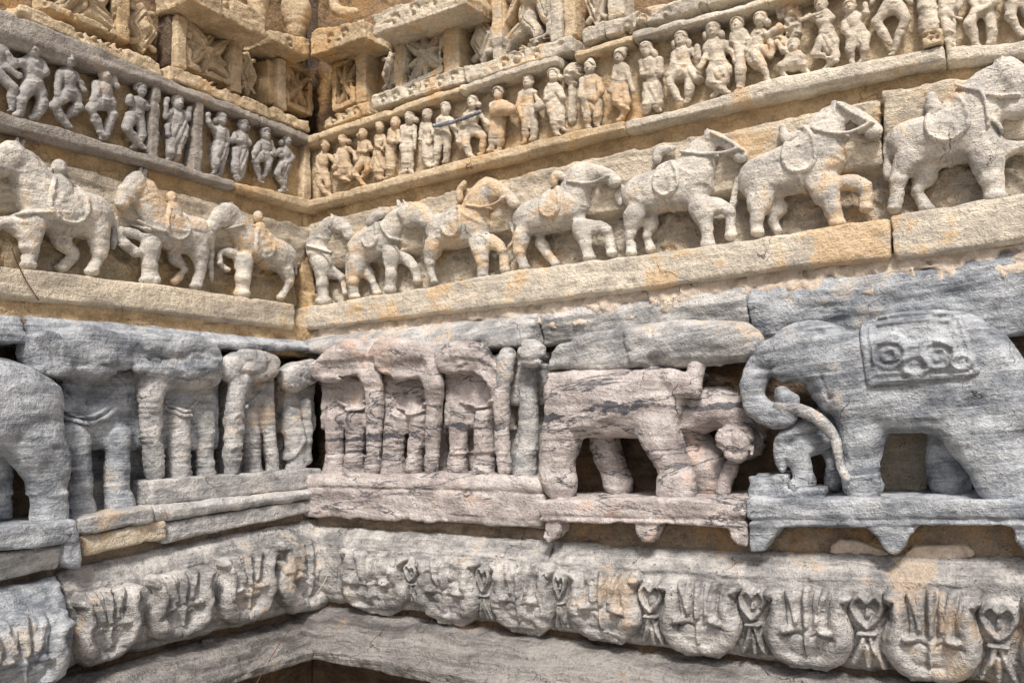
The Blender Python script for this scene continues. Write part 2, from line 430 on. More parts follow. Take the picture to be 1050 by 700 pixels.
# ------------------------------------------------------------------ right-hand wall, course by course
FLAT = lambda a: [(0, a), (1, a)]
def cu(side, x, y, w): return uat(side, x, y, w)
u1 = cu('R', 640, 140, .06); u2 = cu('R', 968, 55, .06)
for a, b, mt, lab in ((-.02, u1, 'tan', 'tan stone ledge under the small figures beside the inner corner'),
                      (u1+.002, u2, 'ledge', 'cream stone ledge under the dancers and the flute player'),
                      (u2+.004, UR, 'ledge', 'set-back cream stone ledge right of the carved column base')):
    off = -.012 if a > u2 else 0
    course('carved_ledge', 'R', R_fl_t, R_fl_b, a, b, [(0, .045+off), (.25, .06+off), (1, .058+off)], -.08, mt, lab, 'ledge', h=.005)
um, un = cu('R', 470, 95, .055), cu('R', 572, 60, .055); uo = cu('R', 647, 38, .055)
for a, b, mt, lab, dw in ((-.02, um, 'tan', 'tan chipped lip over the small figures next to the corner', 0), (um+.002, un, 'ledge', 'pale thin lip broken off at its right end over the bearded figures', .008),
                      (un+.05, uo, 'tan', 'worn tan lip over the broken gap above the carved tree', -.006), (uo+.002, UR, 'ledge', 'long bluish white lip over the dancers', .004)):
    course('carved_ledge', 'R', R_lip_t, R_lip_b, a, b, [(0, .04+dw), (.3, .055+dw), (1, .05+dw)], -.08, mt, lab, 'ledge', h=.005, wear=(.003, .0016, .001, .008))
course('frieze_panel', 'R', shift(R_lip_b, .012), shift(R_fl_t, -.02), -.01, UR, FLAT(.0), -.07, 'tan', 'ochre stained back panel of the small figure frieze on the right-hand wall', 'frieze panel', wear=(.006, .003, .001, .004))
# strip under the figure ledge, horse panels
course('rubble_course', 'R', shift(R_fl_b, .02), shift(R_fl_b, -.08), -.01, UR, FLAT(.012), -.08, 'ochre', 'ochre stone strip in the shade under the right-hand figure ledge', 'stone course', wear=(.006, .003, .001, .006))
uh = cu('R', 908, 180, .05)
HB = [(0, -.03), (.12, .012), (.45, .026), (1, .034)]
def between(a, b, t): return lambda u: a(u)*(1-t)+b(u)*t
course('frieze_panel', 'R', shift(R_fl_b, -.045), between(R_hl_t, R_fl_b, .36), -.01, uh-.004, HB, -.09, 'slab', 'long cream layered panel behind the backs of the right-hand horses', 'frieze panel', wear=(.005, .003, .0026, .004))
course('frieze_panel', 'R', between(R_hl_t, R_fl_b, .62), shift(R_hl_t, -.02), -.01, UR, [(0, -.012), (.5, -.026), (1, -.03)], -.09, 'rough', 'rough tan recess behind the legs of the right-hand horses', 'frieze panel', wear=(.010, .007, .001, .010))
course('frieze_panel', 'R', shift(R_fl_b, -.03), between(R_hl_t, R_fl_b, .36), uh+.006, UR, [(0, -.02), (.15, .02), (1, .045)], -.09, 'slab', 'cream panel with a rounded top corner behind the rightmost horse', 'frieze panel', wear=(.006, .003, .001, .004))
ul = cu('R', 914, 245, .075)
course('carved_ledge', 'R', R_hl_t, R_hl_b, -.02, ul-.003, [(0, .068), (.1, .076), (1, .07)], -.09, 'ledge', 'long plain stone ledge under the right-hand horses', 'ledge', h=.006)
course('carved_ledge', 'R', shift(R_hl_t, .004), shift(R_hl_b, -.006), ul+.003, UR, [(0, .070), (.1, .078), (1, .072)], -.09, 'ledge', 'short cracked stone ledge under the rightmost horse', 'ledge', h=.006)
course('rubble_course', 'R', shift(R_hl_b, .02), shift(R_hl_b, -.07), -.02, UR, FLAT(.052), -.09, 'plaster', 'broken mortar joint under the right-hand horse ledge', 'stone course', wear=(.008, .007, .001, .02), h=.006)
# elephant storey
R_es_b = line('R', [(318, 362), (440, 364), (552, 352), (767, 350), (1050, 340)], .09)
ue1, ue2 = cu('R', 548, 345, .08), cu('R', 765, 330, .08)
ES = [(0, .100), (.3, .102), (.75, .078), (1, .045)]
R_es_t = shift(R_hl_b, -.022)
for a, b, mt, lab in ((-.03, ue1, 'greyw', 'pale layered slab over the crowded elephants at the inner corner'), (ue1+.004, ue2-.003, 'greyw', 'set-back pale slab above the grey back of the pink elephant'), (ue2+.003, UR, 'grey', 'blue-grey layered slab over the large left-facing elephant')):
    course('stone_slab', 'R', R_es_t, R_es_b, a, b, ES if a < 0 else [(0, .03), (.4, .05), (.75, .058), (1, .045)], -.1, mt, lab, 'stone slab', wear=(.007, .002, .0035, .003), h=.006)
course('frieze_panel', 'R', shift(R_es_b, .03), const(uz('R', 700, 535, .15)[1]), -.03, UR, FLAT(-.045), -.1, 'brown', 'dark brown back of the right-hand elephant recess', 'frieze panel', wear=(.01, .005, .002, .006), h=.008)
ub1, ub2 = cu('R', 556, 515, .15), cu('R', 765, 530, .185)
def two_tier(zf):
    def ex(F):
        F.emboss([(x, float(zf(np.array(x)))) for x in np.linspace(F.ax[0][0], F.ax[0][-1], 12)], .004, -.007)
    return ex
course('plinth_block', 'R', R_eb_t, R_eb_b, -.03, ub1-.003, [(0, .148), (.45, .15), (.8, .152), (1, .14)], -.1, 'pink', 'pinkish plinth block with dark veins under the crowded elephants', 'plinth block', wear=(.005, .002, .002, .004), extra=two_tier(shift(R_eb_t, -.045)))
def pend(pts_list, w0=.12, w1=.178):
    def ex(F):
        for pts in pts_list: F.prism([uz('R', x, y, .185) for x, y in pts], w0, w1, k=.004, rd=.004)
        zf = shift(R_eb2_b, .014)
        two_tier(zf)(F)
    return ex
R_lowz = const(uz('R', 900, 580, .185)[1])
def plinth(a, b, mt, lab, pl):
    us = np.linspace(a, b, 9)
    F = Field((a, uz('R', 900, 582, .185)[1], -.1), (b, float(R_eb2_t(us).max()), .20), .005, lab)
    U, Z, W = F.G; ub, zz = F.UZ
    d2 = smax(smax(zz-R_eb2_t(ub), R_eb2_b(ub)-zz, .008), smax(a-ub, ub-b, 0), .008)
    F.d = smax(np.broadcast_to(d2[:, :, None], F.d.shape), np.broadcast_to(np.maximum(W-.185, -.1-W), F.d.shape), .008).astype(f32)
    pend(pl)(F); F.wear(.004, .0015, .002, .005)
    tag(build('plinth_block', 'R', F, mt), lab, 'plinth block')
plinth(ub1+.003, ub2-.003, 'pink', 'pink and grey plinth block with scalloped drops under the pink elephant',
       [[(558, 532), (573, 532), (572, 545), (567, 553), (560, 557), (556, 552)], [(648, 536), (673, 536), (671, 549), (665, 557), (657, 558), (651, 550)], [(746, 538), (765, 538), (765, 562), (757, 560), (750, 551)]])
plinth(ub2+.003, UR, 'grey', 'blue-grey plinth block with pointed drops under the large left-facing elephant',
       [[(767, 537), (800, 538), (790, 552), (780, 565), (768, 566)], [(886, 538), (945, 538), (935, 549), (918, 571), (910, 568), (899, 551)], [(1036, 538), (1080, 538), (1080, 575), (1050, 572)]])
for pts, lab in (([(848, 562), (858, 556), (900, 560), (911, 570), (905, 574), (870, 573), (849, 568)], 'smooth buff mortar patch left of the pointed drop'), ([(922, 574), (935, 563), (990, 561), (999, 571), (985, 576), (930, 577)], 'smooth buff mortar patch right of the pointed drop')):
    P = [uz('R', x, y, .15) for x, y in pts]; A = np.array(P)
    F = Field((*A.min(0), .09), (*A.max(0), .17), .004, lab); F.prism(P, .08, .118, rd=.004); F.wear(.007, .003, .001, .012)
    tag(build('mortar_patch', 'R', F, 'plaster'), lab, 'mortar patch')
# lotus moulding
LP = [(0, .12), (.06, .138), (.22, .156), (.45, .164), (.62, .165), (.68, .164), (.76, .158), (.80, .162), (1, .118)]
uk = cu('R', 560, 600, .17)
course('lotus_moulding', 'R', R_lo_t, R_lo_b, -.03, uk-.002, LP, -.05, 'lotus', 'grey lotus moulding between the inner corner and the joint under the pink elephant', 'moulding', wear=(.005, .0026, .003, .004), h=.006)
course('lotus_moulding', 'R', R_lo_t, R_lo_b, uk+.002, UR, LP, -.05, 'lotus', 'long grey lotus moulding running to the right under the scalloped plinths', 'moulding', wear=(.005, .0026, .003, .004), h=.006)
course('rubble_course', 'R', shift(R_eb2_b, .02), shift(R_lo_t, -.04), -.03, UR, FLAT(.105), -.05, 'dust', 'dark joint packed with rubble above the right-hand lotus moulding', 'stone course', wear=(.008, .005, .001, .01), h=.008)
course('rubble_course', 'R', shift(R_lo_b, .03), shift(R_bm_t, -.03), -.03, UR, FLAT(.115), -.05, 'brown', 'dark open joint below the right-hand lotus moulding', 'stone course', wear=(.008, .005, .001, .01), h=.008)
BP = [(0, .22), (.08, .265), (.34, .272), (.40, .250), (.62, .240), (.68, .215), (.85, .195), (1, .14)]
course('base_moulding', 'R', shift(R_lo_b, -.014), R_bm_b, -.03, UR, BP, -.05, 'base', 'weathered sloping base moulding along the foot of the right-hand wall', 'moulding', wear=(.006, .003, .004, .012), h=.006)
# ------------------------------------------------------------------ left-hand wall
v1 = cu('L', 100, 160, .06); v2 = cu('L', 243, 190, .06)
course('carved_ledge', 'L', L_fl_t, L_fl_b, -.02, v2-.002, [(0, .045), (.25, .06), (1, .058)], -.08, 'tan', 'ochre end of the left-hand figure ledge beside the inner corner', 'ledge', h=.005)
course('carved_ledge', 'L', L_fl_t, L_fl_b, v2+.002, UL, [(0, .048), (.25, .062), (1, .06)], -.08, 'taupe', 'taupe stone ledge under the left-hand dancing figures', 'ledge', h=.005)
v3 = cu('L', 268, 125, .055)
course('carved_ledge', 'L', L_lip_t, L_lip_b, -.02, v3-.002, [(0, .045), (.3, .055), (1, .05)], -.08, 'taupe', 'short taupe lip over the last left-hand figures by the corner', 'ledge', h=.005)
course('carved_ledge', 'L', L_lip_t, L_lip_b, v3+.002, UL, [(0, .045), (.3, .057), (1, .052)], -.08, 'taupe', 'long taupe lip over the left-hand dancing figures', 'ledge', h=.005)
course('frieze_panel', 'L', shift(L_lip_b, .012), shift(L_fl_t, -.02), -.01, UL, FLAT(0), -.07, 'ochre', 'ochre back panel of the left-hand figure frieze', 'frieze panel', wear=(.006, .0035, .001, .004))
course('rubble_course', 'L', shift(L_fl_b, .02), shift(L_fl_b, -.09), -.01, UL, FLAT(.018), -.08, 'ochre', 'ochre stone strip under the left-hand figure ledge', 'stone course', wear=(.005, .002, .001, .004))
course('frieze_panel', 'L', shift(L_fl_b, -.05), between(L_hl_t, L_fl_b, .40), .035, UL, HB, -.09, 'slab', 'cream layered panel behind the backs of the left-hand horses', 'frieze panel', wear=(.004, .002, .0026, .004))
course('frieze_panel', 'L', between(L_hl_t, L_fl_b, .62), shift(L_hl_t, -.02), -.01, UL, [(0, -.012), (.5, -.026), (1, -.03)], -.09, 'rough2', 'ochre stained recess behind the legs of the left-hand horses', 'frieze panel', wear=(.010, .006, .001, .010))
vk = cu('L', 304, 325, .075)
course('carved_ledge', 'L', L_hl_t, L_hl_b, vk, UL, [(0, .066), (.12, .076), (1, .07)], -.09, 'slab', 'cream and ochre ledge under the left-hand horses', 'ledge')
course('corner_post', 'L', line('L', [(310, 200), (320, 202)], .05), line('L', [(310, 345), (320, 346)], .05), -.01, .055, [(0, .06), (.30, .06), (.33, .02), (.75, .012), (.8, .03), (1, .03)], -.09, 'ochre', 'ochre corner stone between the left-hand and right-hand horses', 'corner stone')
course('rubble_course', 'L', shift(L_hl_b, .02), shift(L_hl_b, -.09), -.02, UL, FLAT(.055), -.09, 'ochre', 'rough ochre joint under the left-hand horse ledge', 'stone course', wear=(.006, .004, .001, .012))
L_es_b = line('L', [(0, 352), (160, 354), (317, 360)], .10)
L_es_t = shift(L_hl_b, -.03)
vj = cu('L', 28, 350, .08)
course('stone_slab', 'L', L_es_t, L_es_b, -.03, vj-.004, ES, -.1, 'grey', 'grey layered slab over the left-hand elephant heads', 'stone slab', wear=(.006, .002, .003, .003))
course('stone_slab', 'L', L_es_t, L_es_b, vj+.006, UL, ES, -.1, 'grey', 'grey slab over the rump of the leftmost elephant', 'stone slab', wear=(.006, .002, .003, .003))
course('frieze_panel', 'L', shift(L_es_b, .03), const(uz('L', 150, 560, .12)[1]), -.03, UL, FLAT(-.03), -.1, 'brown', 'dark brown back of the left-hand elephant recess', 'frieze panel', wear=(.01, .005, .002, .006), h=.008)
# stepped plinths, left
def lcourse(top, bot, w, x0, x1, prof, mt, lab, **k):
    return course('plinth_block', 'L', line('L', top, w), line('L', bot, w), cu('L', x1, 520, w), cu('L', x0, 540, w) if x0 is not None else UL, prof, -.1, mt, lab, 'plinth block', **k)
lcourse([(158, 492), (320, 480)], [(160, 518), (320, 500)], .13, 155, 330, FLAT(.13), 'greyw', 'upper pinkish step under the two elephants beside the inner corner')
lcourse([(160, 518), (320, 501)], [(172, 534), (320, 512)], .15, 158, 330, [(0, .15), (.6, .155), (1, .14)], 'greyw', 'middle pinkish step under the two elephants beside the inner corner')
lcourse([(170, 535), (320, 512)], [(180, 555), (320, 525)], .145, 168, 330, FLAT(.142), 'greyw', 'lowest pinkish step under the two elephants beside the inner corner')
lcourse([(86, 530), (160, 518)], [(88, 548), (164, 534)], .165, 86, 158, FLAT(.165), 'greyw', 'upper step under the elephant wearing the bell necklace')
lcourse([(86, 549), (160, 535)], [(84, 572), (172, 552)], .155, 86, 172, FLAT(.155), 'slab', 'lower step under the elephant wearing the bell necklace')
lcourse([(0, 541), (82, 532)], [(0, 566), (82, 556)], .19, None, 82, FLAT(.19), 'grey', 'pale grey plinth slab under the leftmost elephant')
F = Field((cu('L', 83, 570, .18), uz('L', 70, 588, .18)[1], .08), (cu('L', 64, 560, .18), uz('L', 70, 552, .18)[1], .19), .004, 'pd')
F.prism([uz('L', x, y, .18) for x, y in ((65, 552), (82, 551), (82, 583), (75, 583), (68, 577), (65, 565))], .09, .186, rd=.004); F.wear(.003, .0015, .001)
tag(build('pendant_block', 'L', F, 'grey'), 'grey rounded pendant below the corner of the leftmost plinth slab', 'pendant')
lcourse([(0, 567), (66, 557)], [(0, 597), (66, 583)], .165, None, 66, [(0, .15), (.8, .17), (1, .165)], 'greyw', 'recessed second tier below the leftmost plinth slab')
vm = cu('L', 68, 640, .17)
LPL = LP
course('lotus_moulding', 'L', L_lo_t, L_lo_b, -.03, vm-.004, LPL, -.05, 'lotus', 'grey lotus moulding on the left-hand wall running into the inner corner', 'moulding', wear=(.005, .0026, .003, .004), h=.006)
course('lotus_moulding', 'L', line('L', [(0, 606), (66, 592)], .17), line('L', [(0, 720), (66, 700)], .20), vm+.010, UL, [(0, .14), (.1, .19), (.4, .215), (.68, .205), (.74, .2), (1, .14)], -.05, 'grey', 'blue-grey lotus block at the far left, set forward of its neighbour', 'moulding', wear=(.005, .0026, .002, .004), h=.006)
course('rubble_course', 'L', shift(L_lo_t, .08), shift(L_lo_t, -.03), -.03, UL, FLAT(.10), -.05, 'dust', 'dark rubble joint above the left-hand lotus moulding', 'stone course', wear=(.008, .005, .001, .01), h=.008)
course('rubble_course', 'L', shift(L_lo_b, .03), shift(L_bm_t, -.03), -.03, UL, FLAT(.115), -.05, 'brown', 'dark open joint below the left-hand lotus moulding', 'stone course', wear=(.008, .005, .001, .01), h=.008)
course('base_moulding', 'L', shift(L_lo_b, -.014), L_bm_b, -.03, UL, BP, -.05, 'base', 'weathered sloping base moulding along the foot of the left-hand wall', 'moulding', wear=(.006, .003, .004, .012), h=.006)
# ------------------------------------------------------------------ carved figures: surveyed skeletons (crop origin x, y, crop scale; points in crop pixels)
class Pose:
    """turns crop points of one survey crop into wall points"""
    def __init__(s, side, T, w, cx=None, cy=None):
        s.side, s.T, s.w = side, T, w
        s.px = mpp(side, *s.p((cx or 300, cy or 300)), w)/T[2]          # metres per crop pixel
    def p(s, c): return s.T[0]+c[0]/s.T[2], s.T[1]+c[1]/s.T[2]
    def at(s, c, w=None): return uz(s.side, *s.p(c), s.w if w is None else w)
    def c3(s, c, w, r=None):
        u, z = s.at(c, w); r = c[2] if r is None else r
        return (u, z, w, r*s.px)
def hook(pts, ps, w): return [ps.at(c, w) for c in pts]

def horse(side, T, key, label, body, neck, head, legs, saddle=None, tail=None, reins=(), rider=None, h=.0042, group=None, w0=.012, clip=.070, mat='horse', bump=None):
    ps = Pose(side, T, .04)
    pts = [c for g in (body, neck, head, tail or [], *[l[1:] for l in legs]) for c in g]
    allp = np.array([ps.at(c)+(c[2]*ps.px,) for c in pts])
    lo = (allp[:, 0]-allp[:, 2]).min()-.01, (allp[:, 1]-allp[:, 2]).min()-.01, -.05
    hi = (allp[:, 0]+allp[:, 2]).max()+.01, (allp[:, 1]+allp[:, 2]).max()+.01, .12
    body = [(c[0], c[1]+.07*c[2], c[2]*1.07) for c in body]
    legs = [(l[0], *[(c[0], c[1], c[2]*(.95 if i == 0 else .80)) for i, c in enumerate(l[1:])]) for l in legs]
    F = Field(lo, hi, h, key)
    k = .018
    F.chain([ps.c3(c, w0) for c in body], k, .95)
    F.chain([ps.c3(c, w0+.012) for c in neck], k, .8)
    F.chain([ps.c3(c, w0+.028) for c in head], .007, .9)
    for l in legs:
        wl = {'n': w0+.022, 'f': w0-.012, 'r': w0+.012}[l[0]]
        q = [ps.c3(c, wl) for c in l[1:]]; q = spline(q, 4)
        for i_, (a_, b_) in enumerate(zip(q[:-1], q[1:])): F.cap(a_[:3], b_[:3], a_[3], b_[3], (.018, .012, .008)[i_] if i_ < 3 else .004)
        kn = ps.c3(l[-2], wl+.006); F.ell(kn[:3], (kn[3]*1.12, kn[3]*1.05, kn[3]*1.1), .006)
        c = l[-1]; d = l[-2]
        hv = ps.c3(c, wl+.004); F.ell(hv[:3], (hv[3]*1.25, hv[3]*.8, hv[3]*1.3), .004)
    if tail: F.chain([ps.c3(c, w0+.004) for c in tail], .006)
    if len(head) > 1:                                    # eye, ear, nostril, mouth
        a, b = head[0], head[-1]; m = lambda t, s=0: (a[0]+(b[0]-a[0])*t-(b[1]-a[1])*s, a[1]+(b[1]-a[1])*t+(b[0]-a[0])*s)
        sg = 1 if side == 'R' else -1
        F.bead(ps.at(m(.30, -.10*sg), .08), .006, .0025); F.emboss([ps.at(m(.22, -.1*sg)), ps.at(m(.40, -.12*sg))], .0022, -.003)
        F.emboss([ps.at(m(.86, .06*sg)), ps.at(m(1.04, .02*sg))], .0025, -.0035)
        ck = ps.c3((*m(.22, .20*sg), a[2]*.95), w0+.026); F.ell(ck[:3], (ck[3], ck[3], ck[3]*.8), .010)
        mz = ps.c3((*m(1.0, .02*sg), b[2]), w0+.03); F.ell(mz[:3], (mz[3]*1.12, mz[3]*.92, mz[3]*.95), .006)
        for s2 in (.2, .75):
            F.chain([ps.c3((a[0]-sg*a[2]*s2, a[1]-a[2]*.65, a[2]*.26), w0+.034-.012*s2), ps.c3((a[0]-sg*a[2]*(s2+.25), a[1]-a[2]*1.35, a[2]*.10), w0+.03-.012*s2)], .004)
        nk = neck[-1]; nb = neck[0]
        for q_ in range(5): F.emboss([ps.at((nb[0]+(nk[0]-nb[0])*(.1+.2*q_)-sg*nk[2]*.75, nb[1]+(nk[1]-nb[1])*(.1+.2*q_)-nk[2]*.35), .06), ps.at((nb[0]+(nk[0]-nb[0])*(.1+.2*q_)-sg*nk[2]*.30, nb[1]+(nk[1]-nb[1])*(.1+.2*q_)+nk[2]*.1), .06)], .0022, -.0028)
    for r in reins: F.emboss([ps.at(c, .06) for c in spline(r, 6)], .0032, .0045)
    F.front(clip, .02); F.back(-.045)
    F.wear(.0035, .0018, .0006, .004)
    pts0 = allp[:, :2]
    t = thing('carved_horse', side, float((lo[0]+hi[0])/2), float(lo[1]), -.02, label, 'carved horse', group)
    build('body', side, F, mat, t)
    if saddle:
        cx, cy, rx, ry = saddle; U, Z = F.UZ
        cu_, cz_ = ps.at((cx, cy), .06); ru, rz = rx*ps.px, ry*ps.px
        # U-shaped saddle cloth: round below, carried up over the back
        q = np.sqrt(((U-cu_)/ru)**2+(np.minimum(Z-cz_, 0)/rz)**2+(np.maximum(Z-cz_, 0)/(rz*1.9))**2)
        reg = (q-1)*min(ru, rz)
        tk = .0045+.0058*np.exp(-((reg+.006)/.0032)**2)
        n = noise3((reg.shape[0], reg.shape[1], 2), h, (.012, .012, 1), F.rng)[:, :, 0]
        build('saddle_cloth', side, F.shell(reg, tk+.005*np.maximum(n, 0), key), mat, t)
        g = [(cx+.05*rx, cy+ry), (cx+.1*rx, cy+1.9*ry)]
        d2 = seg2(U, Z, [ps.at(c, .05) for c in g])-.0065
        build('girth_strap', side, F.shell(d2, .0035, key), mat, t)
    if reins:
        U, Z = F.UZ; d2 = None
        for r in reins:
            e = seg2(U, Z, [ps.at(c, .06) for c in spline(r, 6)])-.0042
            d2 = e if d2 is None else np.minimum(d2, e)
        B = F.shell(d2, .0065, key)
        for r in reins:                                  # cords stand free where they cross the hollows
            P = spline([(*ps.at(c, .055), .060, .0042) for c in r], 6)
            for a_, b_ in zip(P[:-1], P[1:]): B.cap(a_[:3], b_[:3], a_[3], b_[3], .002)
        build('bridle', side, B, mat, t)
    if rider:
        rl, parts, hd = rider
        q = [ps.at(c)+(c[2]*ps.px,) for g in parts for c in g]+[ps.at(hd)+(hd[2]*ps.px,)] if hd else [ps.at(c)+(c[2]*ps.px,) for g in parts for c in g]
        q = np.array(q); G = Field((*(q[:, :2]-q[:, 2:]).min(0)-.004, -.02), (*(q[:, :2]+q[:, 2:]).max(0)+.004, .11), .003, key+'r')
        for g in parts: G.chain([ps.c3(c, w0+.036) for c in g], .006)
        if hd:
            hc = ps.c3(hd, w0+.036); G.ell(hc[:3], (hc[3]*.85, hc[3]*1.05, hc[3]*.9), .003)
            G.cap((hc[0], hc[1], hc[2]+hc[3]*.75), (hc[0], hc[1]-hc[3]*.25, hc[2]+hc[3]*.85), hc[3]*.16, hc[3]*.2, .003)
            for s_ in (-1, 1): G.bead((hc[0]+s_*hc[3]*.36, hc[1]+.1*hc[3]), hc[3]*.2, -.002)
        G.wear(.002, .001, .0005); tag(build('carved_rider', side, G, mat), rl, 'carved rider', None if 'remains' in rl else 'riders on the left-hand horses')
    return t
GH, GL = 'horses walking right on the right-hand wall', 'horses walking left on the left-hand wall'
horse('R', (310, 190, 5), 'hr0', 'front half of a horse emerging from the inner corner, tall straight foreleg', [(78, 305, 50), (95, 340, 55), (110, 400, 48)], [(85, 290, 52), (130, 225, 42), (165, 195, 36)], [(180, 190, 34), (215, 215, 32), (245, 255, 26)],
      [('n', (100, 400, 50), (103, 500, 40), (108, 590, 42)), ('f', (150, 450, 32), (200, 475, 24), (220, 555, 20))], reins=[[(60, 262), (120, 268), (190, 262)], [(28, 310), (90, 325), (150, 345)]], group=GH)
horse('R', (310, 190, 5), 'hr1', 'horse with a worn-away lumpy head, second from the inner corner on the right-hand wall', [(300, 315, 66), (370, 295, 70), (440, 270, 74)], [(455, 230, 70), (500, 170, 55)], [(540, 140, 52), (600, 150, 52), (640, 180, 40)],
      [('n', (285, 390, 52), (262, 490, 34), (268, 572, 30)), ('f', (335, 440, 28), (362, 500, 24), (388, 552, 22)), ('n', (455, 350, 46), (455, 450, 33), (450, 535, 32)), ('f', (520, 370, 30), (575, 420, 25), (592, 490, 22))], (350, 270, 55, 55), [(240, 350, 14), (228, 430, 12), (235, 480, 10)],
      [[(400, 190), (440, 260), (500, 280)]], rider=('worn remains of a rider on the horse with the lumpy head', [[(355, 190, 26), (380, 155, 22), (400, 150, 18)]], None), group=GH)
horse('R', (420, 160, 4.667), 'hr2', 'horse with arched neck and lowered head left of the middle horse, right-hand wall', [(140, 345, 66), (220, 350, 74), (315, 320, 84)], [(315, 260, 70), (350, 190, 54), (385, 150, 42)], [(400, 142, 32), (450, 175, 30), (500, 225, 25)],
      [('n', (118, 420, 48), (95, 510, 27), (118, 600, 20)), ('f', (180, 490, 24), (200, 545, 18), (212, 592, 16)), ('n', (335, 420, 48), (348, 500, 33), (352, 575, 31)), ('r', (385, 400, 30), (445, 455, 26), (455, 545, 26))], (205, 330, 64, 62), [(75, 350, 12), (70, 420, 10)],
      [[(275, 235), (350, 245), (420, 225), (450, 195)], [(250, 270), (310, 305), (390, 330)]], rider=('worn remains of a rider, a thin stump behind the arched neck', [[(240, 205, 16), (238, 165, 13), (262, 130, 12)]], None), group=GH)
horse('R', (510, 150, 5), 'hr3', 'horse lifting its front leg with a hollow at the cheek, middle of the right-hand row', [(150, 370, 70), (245, 350, 80), (380, 300, 100)], [(400, 235, 82), (425, 170, 62), (450, 140, 46)], [(470, 115, 28), (545, 140, 26), (605, 180, 30)],
      [('n', (128, 460, 48), (113, 540, 31), (140, 620, 27)), ('f', (222, 495, 34), (262, 555, 27), (300, 600, 24)), ('n', (430, 420, 52), (452, 500, 35), (470, 572, 34)), ('r', (480, 410, 30), (560, 430, 28), (588, 545, 27))], (275, 305, 66, 66), [(88, 360, 12), (72, 400, 10), (88, 460, 10), (50, 530, 10)],
      [[(360, 180), (440, 190), (500, 185), (570, 150)], [(320, 225), (390, 280), (480, 305)]], rider=('worn remains of a rider with a bent stump on the middle horse', [[(290, 190, 22), (300, 150, 18), (340, 160, 14)]], None), group=GH)
horse('R', (620, 120, 4.375), 'hr4', 'horse with a square saddle mark and a rein drawn back across the jaw', [(155, 345, 72), (270, 320, 84), (395, 290, 98)], [(405, 245, 82), (425, 185, 64), (440, 145, 44)], [(470, 88, 26), (545, 118, 24), (612, 175, 31)],
      [('n', (135, 445, 52), (115, 525, 30), (120, 610, 27)), ('f', (212, 470, 30), (190, 530, 26), (205, 592, 24)), ('n', (430, 410, 54), (458, 500, 33), (465, 575, 31)), ('r', (490, 392, 32), (558, 425, 27), (566, 532, 28))], (278, 295, 64, 64), [(82, 315, 14), (60, 350, 12), (70, 390, 10)],
      [[(340, 155), (440, 165), (540, 160), (600, 140)], [(320, 220), (400, 265), (475, 310)], [(480, 70), (560, 110), (620, 150)]], rider=('worn remains of a rider with a small block behind the triangular neck', [[(235, 190, 22), (250, 155, 20), (310, 140, 12)]], None), group=GH)
horse('R', (740, 90, 4.118), 'hr5', 'horse with a wedge-shaped mane and heavy bridle beside the vertical wall joint', [(150, 385, 76), (265, 350, 86), (405, 300, 104)], [(415, 250, 90), (440, 180, 66), (465, 130, 44)], [(490, 85, 24), (570, 120, 24), (645, 182, 31)],
      [('n', (165, 460, 58), (148, 550, 33), (155, 612, 29)), ('f', (252, 500, 30), (215, 560, 25), (238, 605, 23)), ('n', (430, 420, 62), (468, 510, 38), (488, 575, 33)), ('r', (520, 400, 34), (600, 420, 30), (612, 510, 30))], (330, 290, 74, 76), [(85, 345, 16), (58, 430, 16), (45, 510, 16)],
      [[(380, 172), (450, 190), (540, 190), (620, 155)], [(400, 280), (460, 280), (520, 300)], [(490, 65), (550, 105), (640, 150)], [(470, 90), (510, 130)]], rider=('worn remains of a rider with a pointed stump on the horse by the wall joint', [[(265, 200, 20), (255, 165, 13)], [(275, 215, 22), (340, 190, 14)]], None), group=GH)
horse('R', (890, 40, 3.684), 'hr6', 'largest and rightmost horse with a ringed neck and broken hind leg', [(150, 385, 70), (260, 380, 84), (385, 345, 96)], [(395, 290, 88), (440, 220, 70), (475, 165, 52)], [(520, 115, 40), (565, 160, 48), (560, 265, 36)],
      [('n', (150, 460, 52), (118, 530, 36), (100, 640, 28)), ('f', (225, 510, 40), (185, 570, 28), (222, 638, 26)), ('n', (440, 420, 64), (465, 530, 42), (480, 598, 40)), ('r', (500, 425, 30), (590, 405, 26), (640, 440, 22))], (300, 325, 78, 72), [(80, 345, 20), (72, 430, 16), (80, 520, 16)],
      [[(330, 175), (400, 195), (470, 215), (570, 215)], [(455, 300), (490, 320), (505, 345)], [(420, 190), (450, 260), (455, 330)]], rider=('worn remains of a rider with a jagged stump on the largest horse', [[(245, 255, 26), (240, 215, 18)], [(255, 265, 24), (235, 310, 14)]], None), group=GH, clip=.10)
horse('L', (0, 120, 3.892), 'hl1', 'leftmost horse with a round saddle cloth, its head cut off by the edge', [(375, 385, 72), (260, 375, 84), (145, 320, 88)], [(135, 280, 80), (105, 215, 62), (70, 185, 50)], [(50, 150, 48), (0, 185, 45), (-30, 200, 40)],
      [('n', (392, 460, 50), (395, 545, 31), (365, 615, 28)), ('f', (235, 490, 32), (296, 548, 27), (245, 602, 24)), ('n', (112, 430, 58), (115, 520, 38), (115, 590, 33)), ('r', (50, 430, 28), (0, 420, 24), (-40, 470, 22))], (270, 355, 82, 76), [(450, 365, 14), (458, 440, 14), (450, 520, 13)],
      [[(-10, 190), (60, 215), (180, 212)], [(80, 385), (160, 380), (300, 385)]], rider=('small rider sitting on the leftmost horse', [[(265, 330, 34), (250, 280, 32), (235, 245, 22)], [(215, 270, 12), (195, 215, 12)], [(250, 255, 14), (290, 262, 12)]], (235, 205, 34)), group=GL)
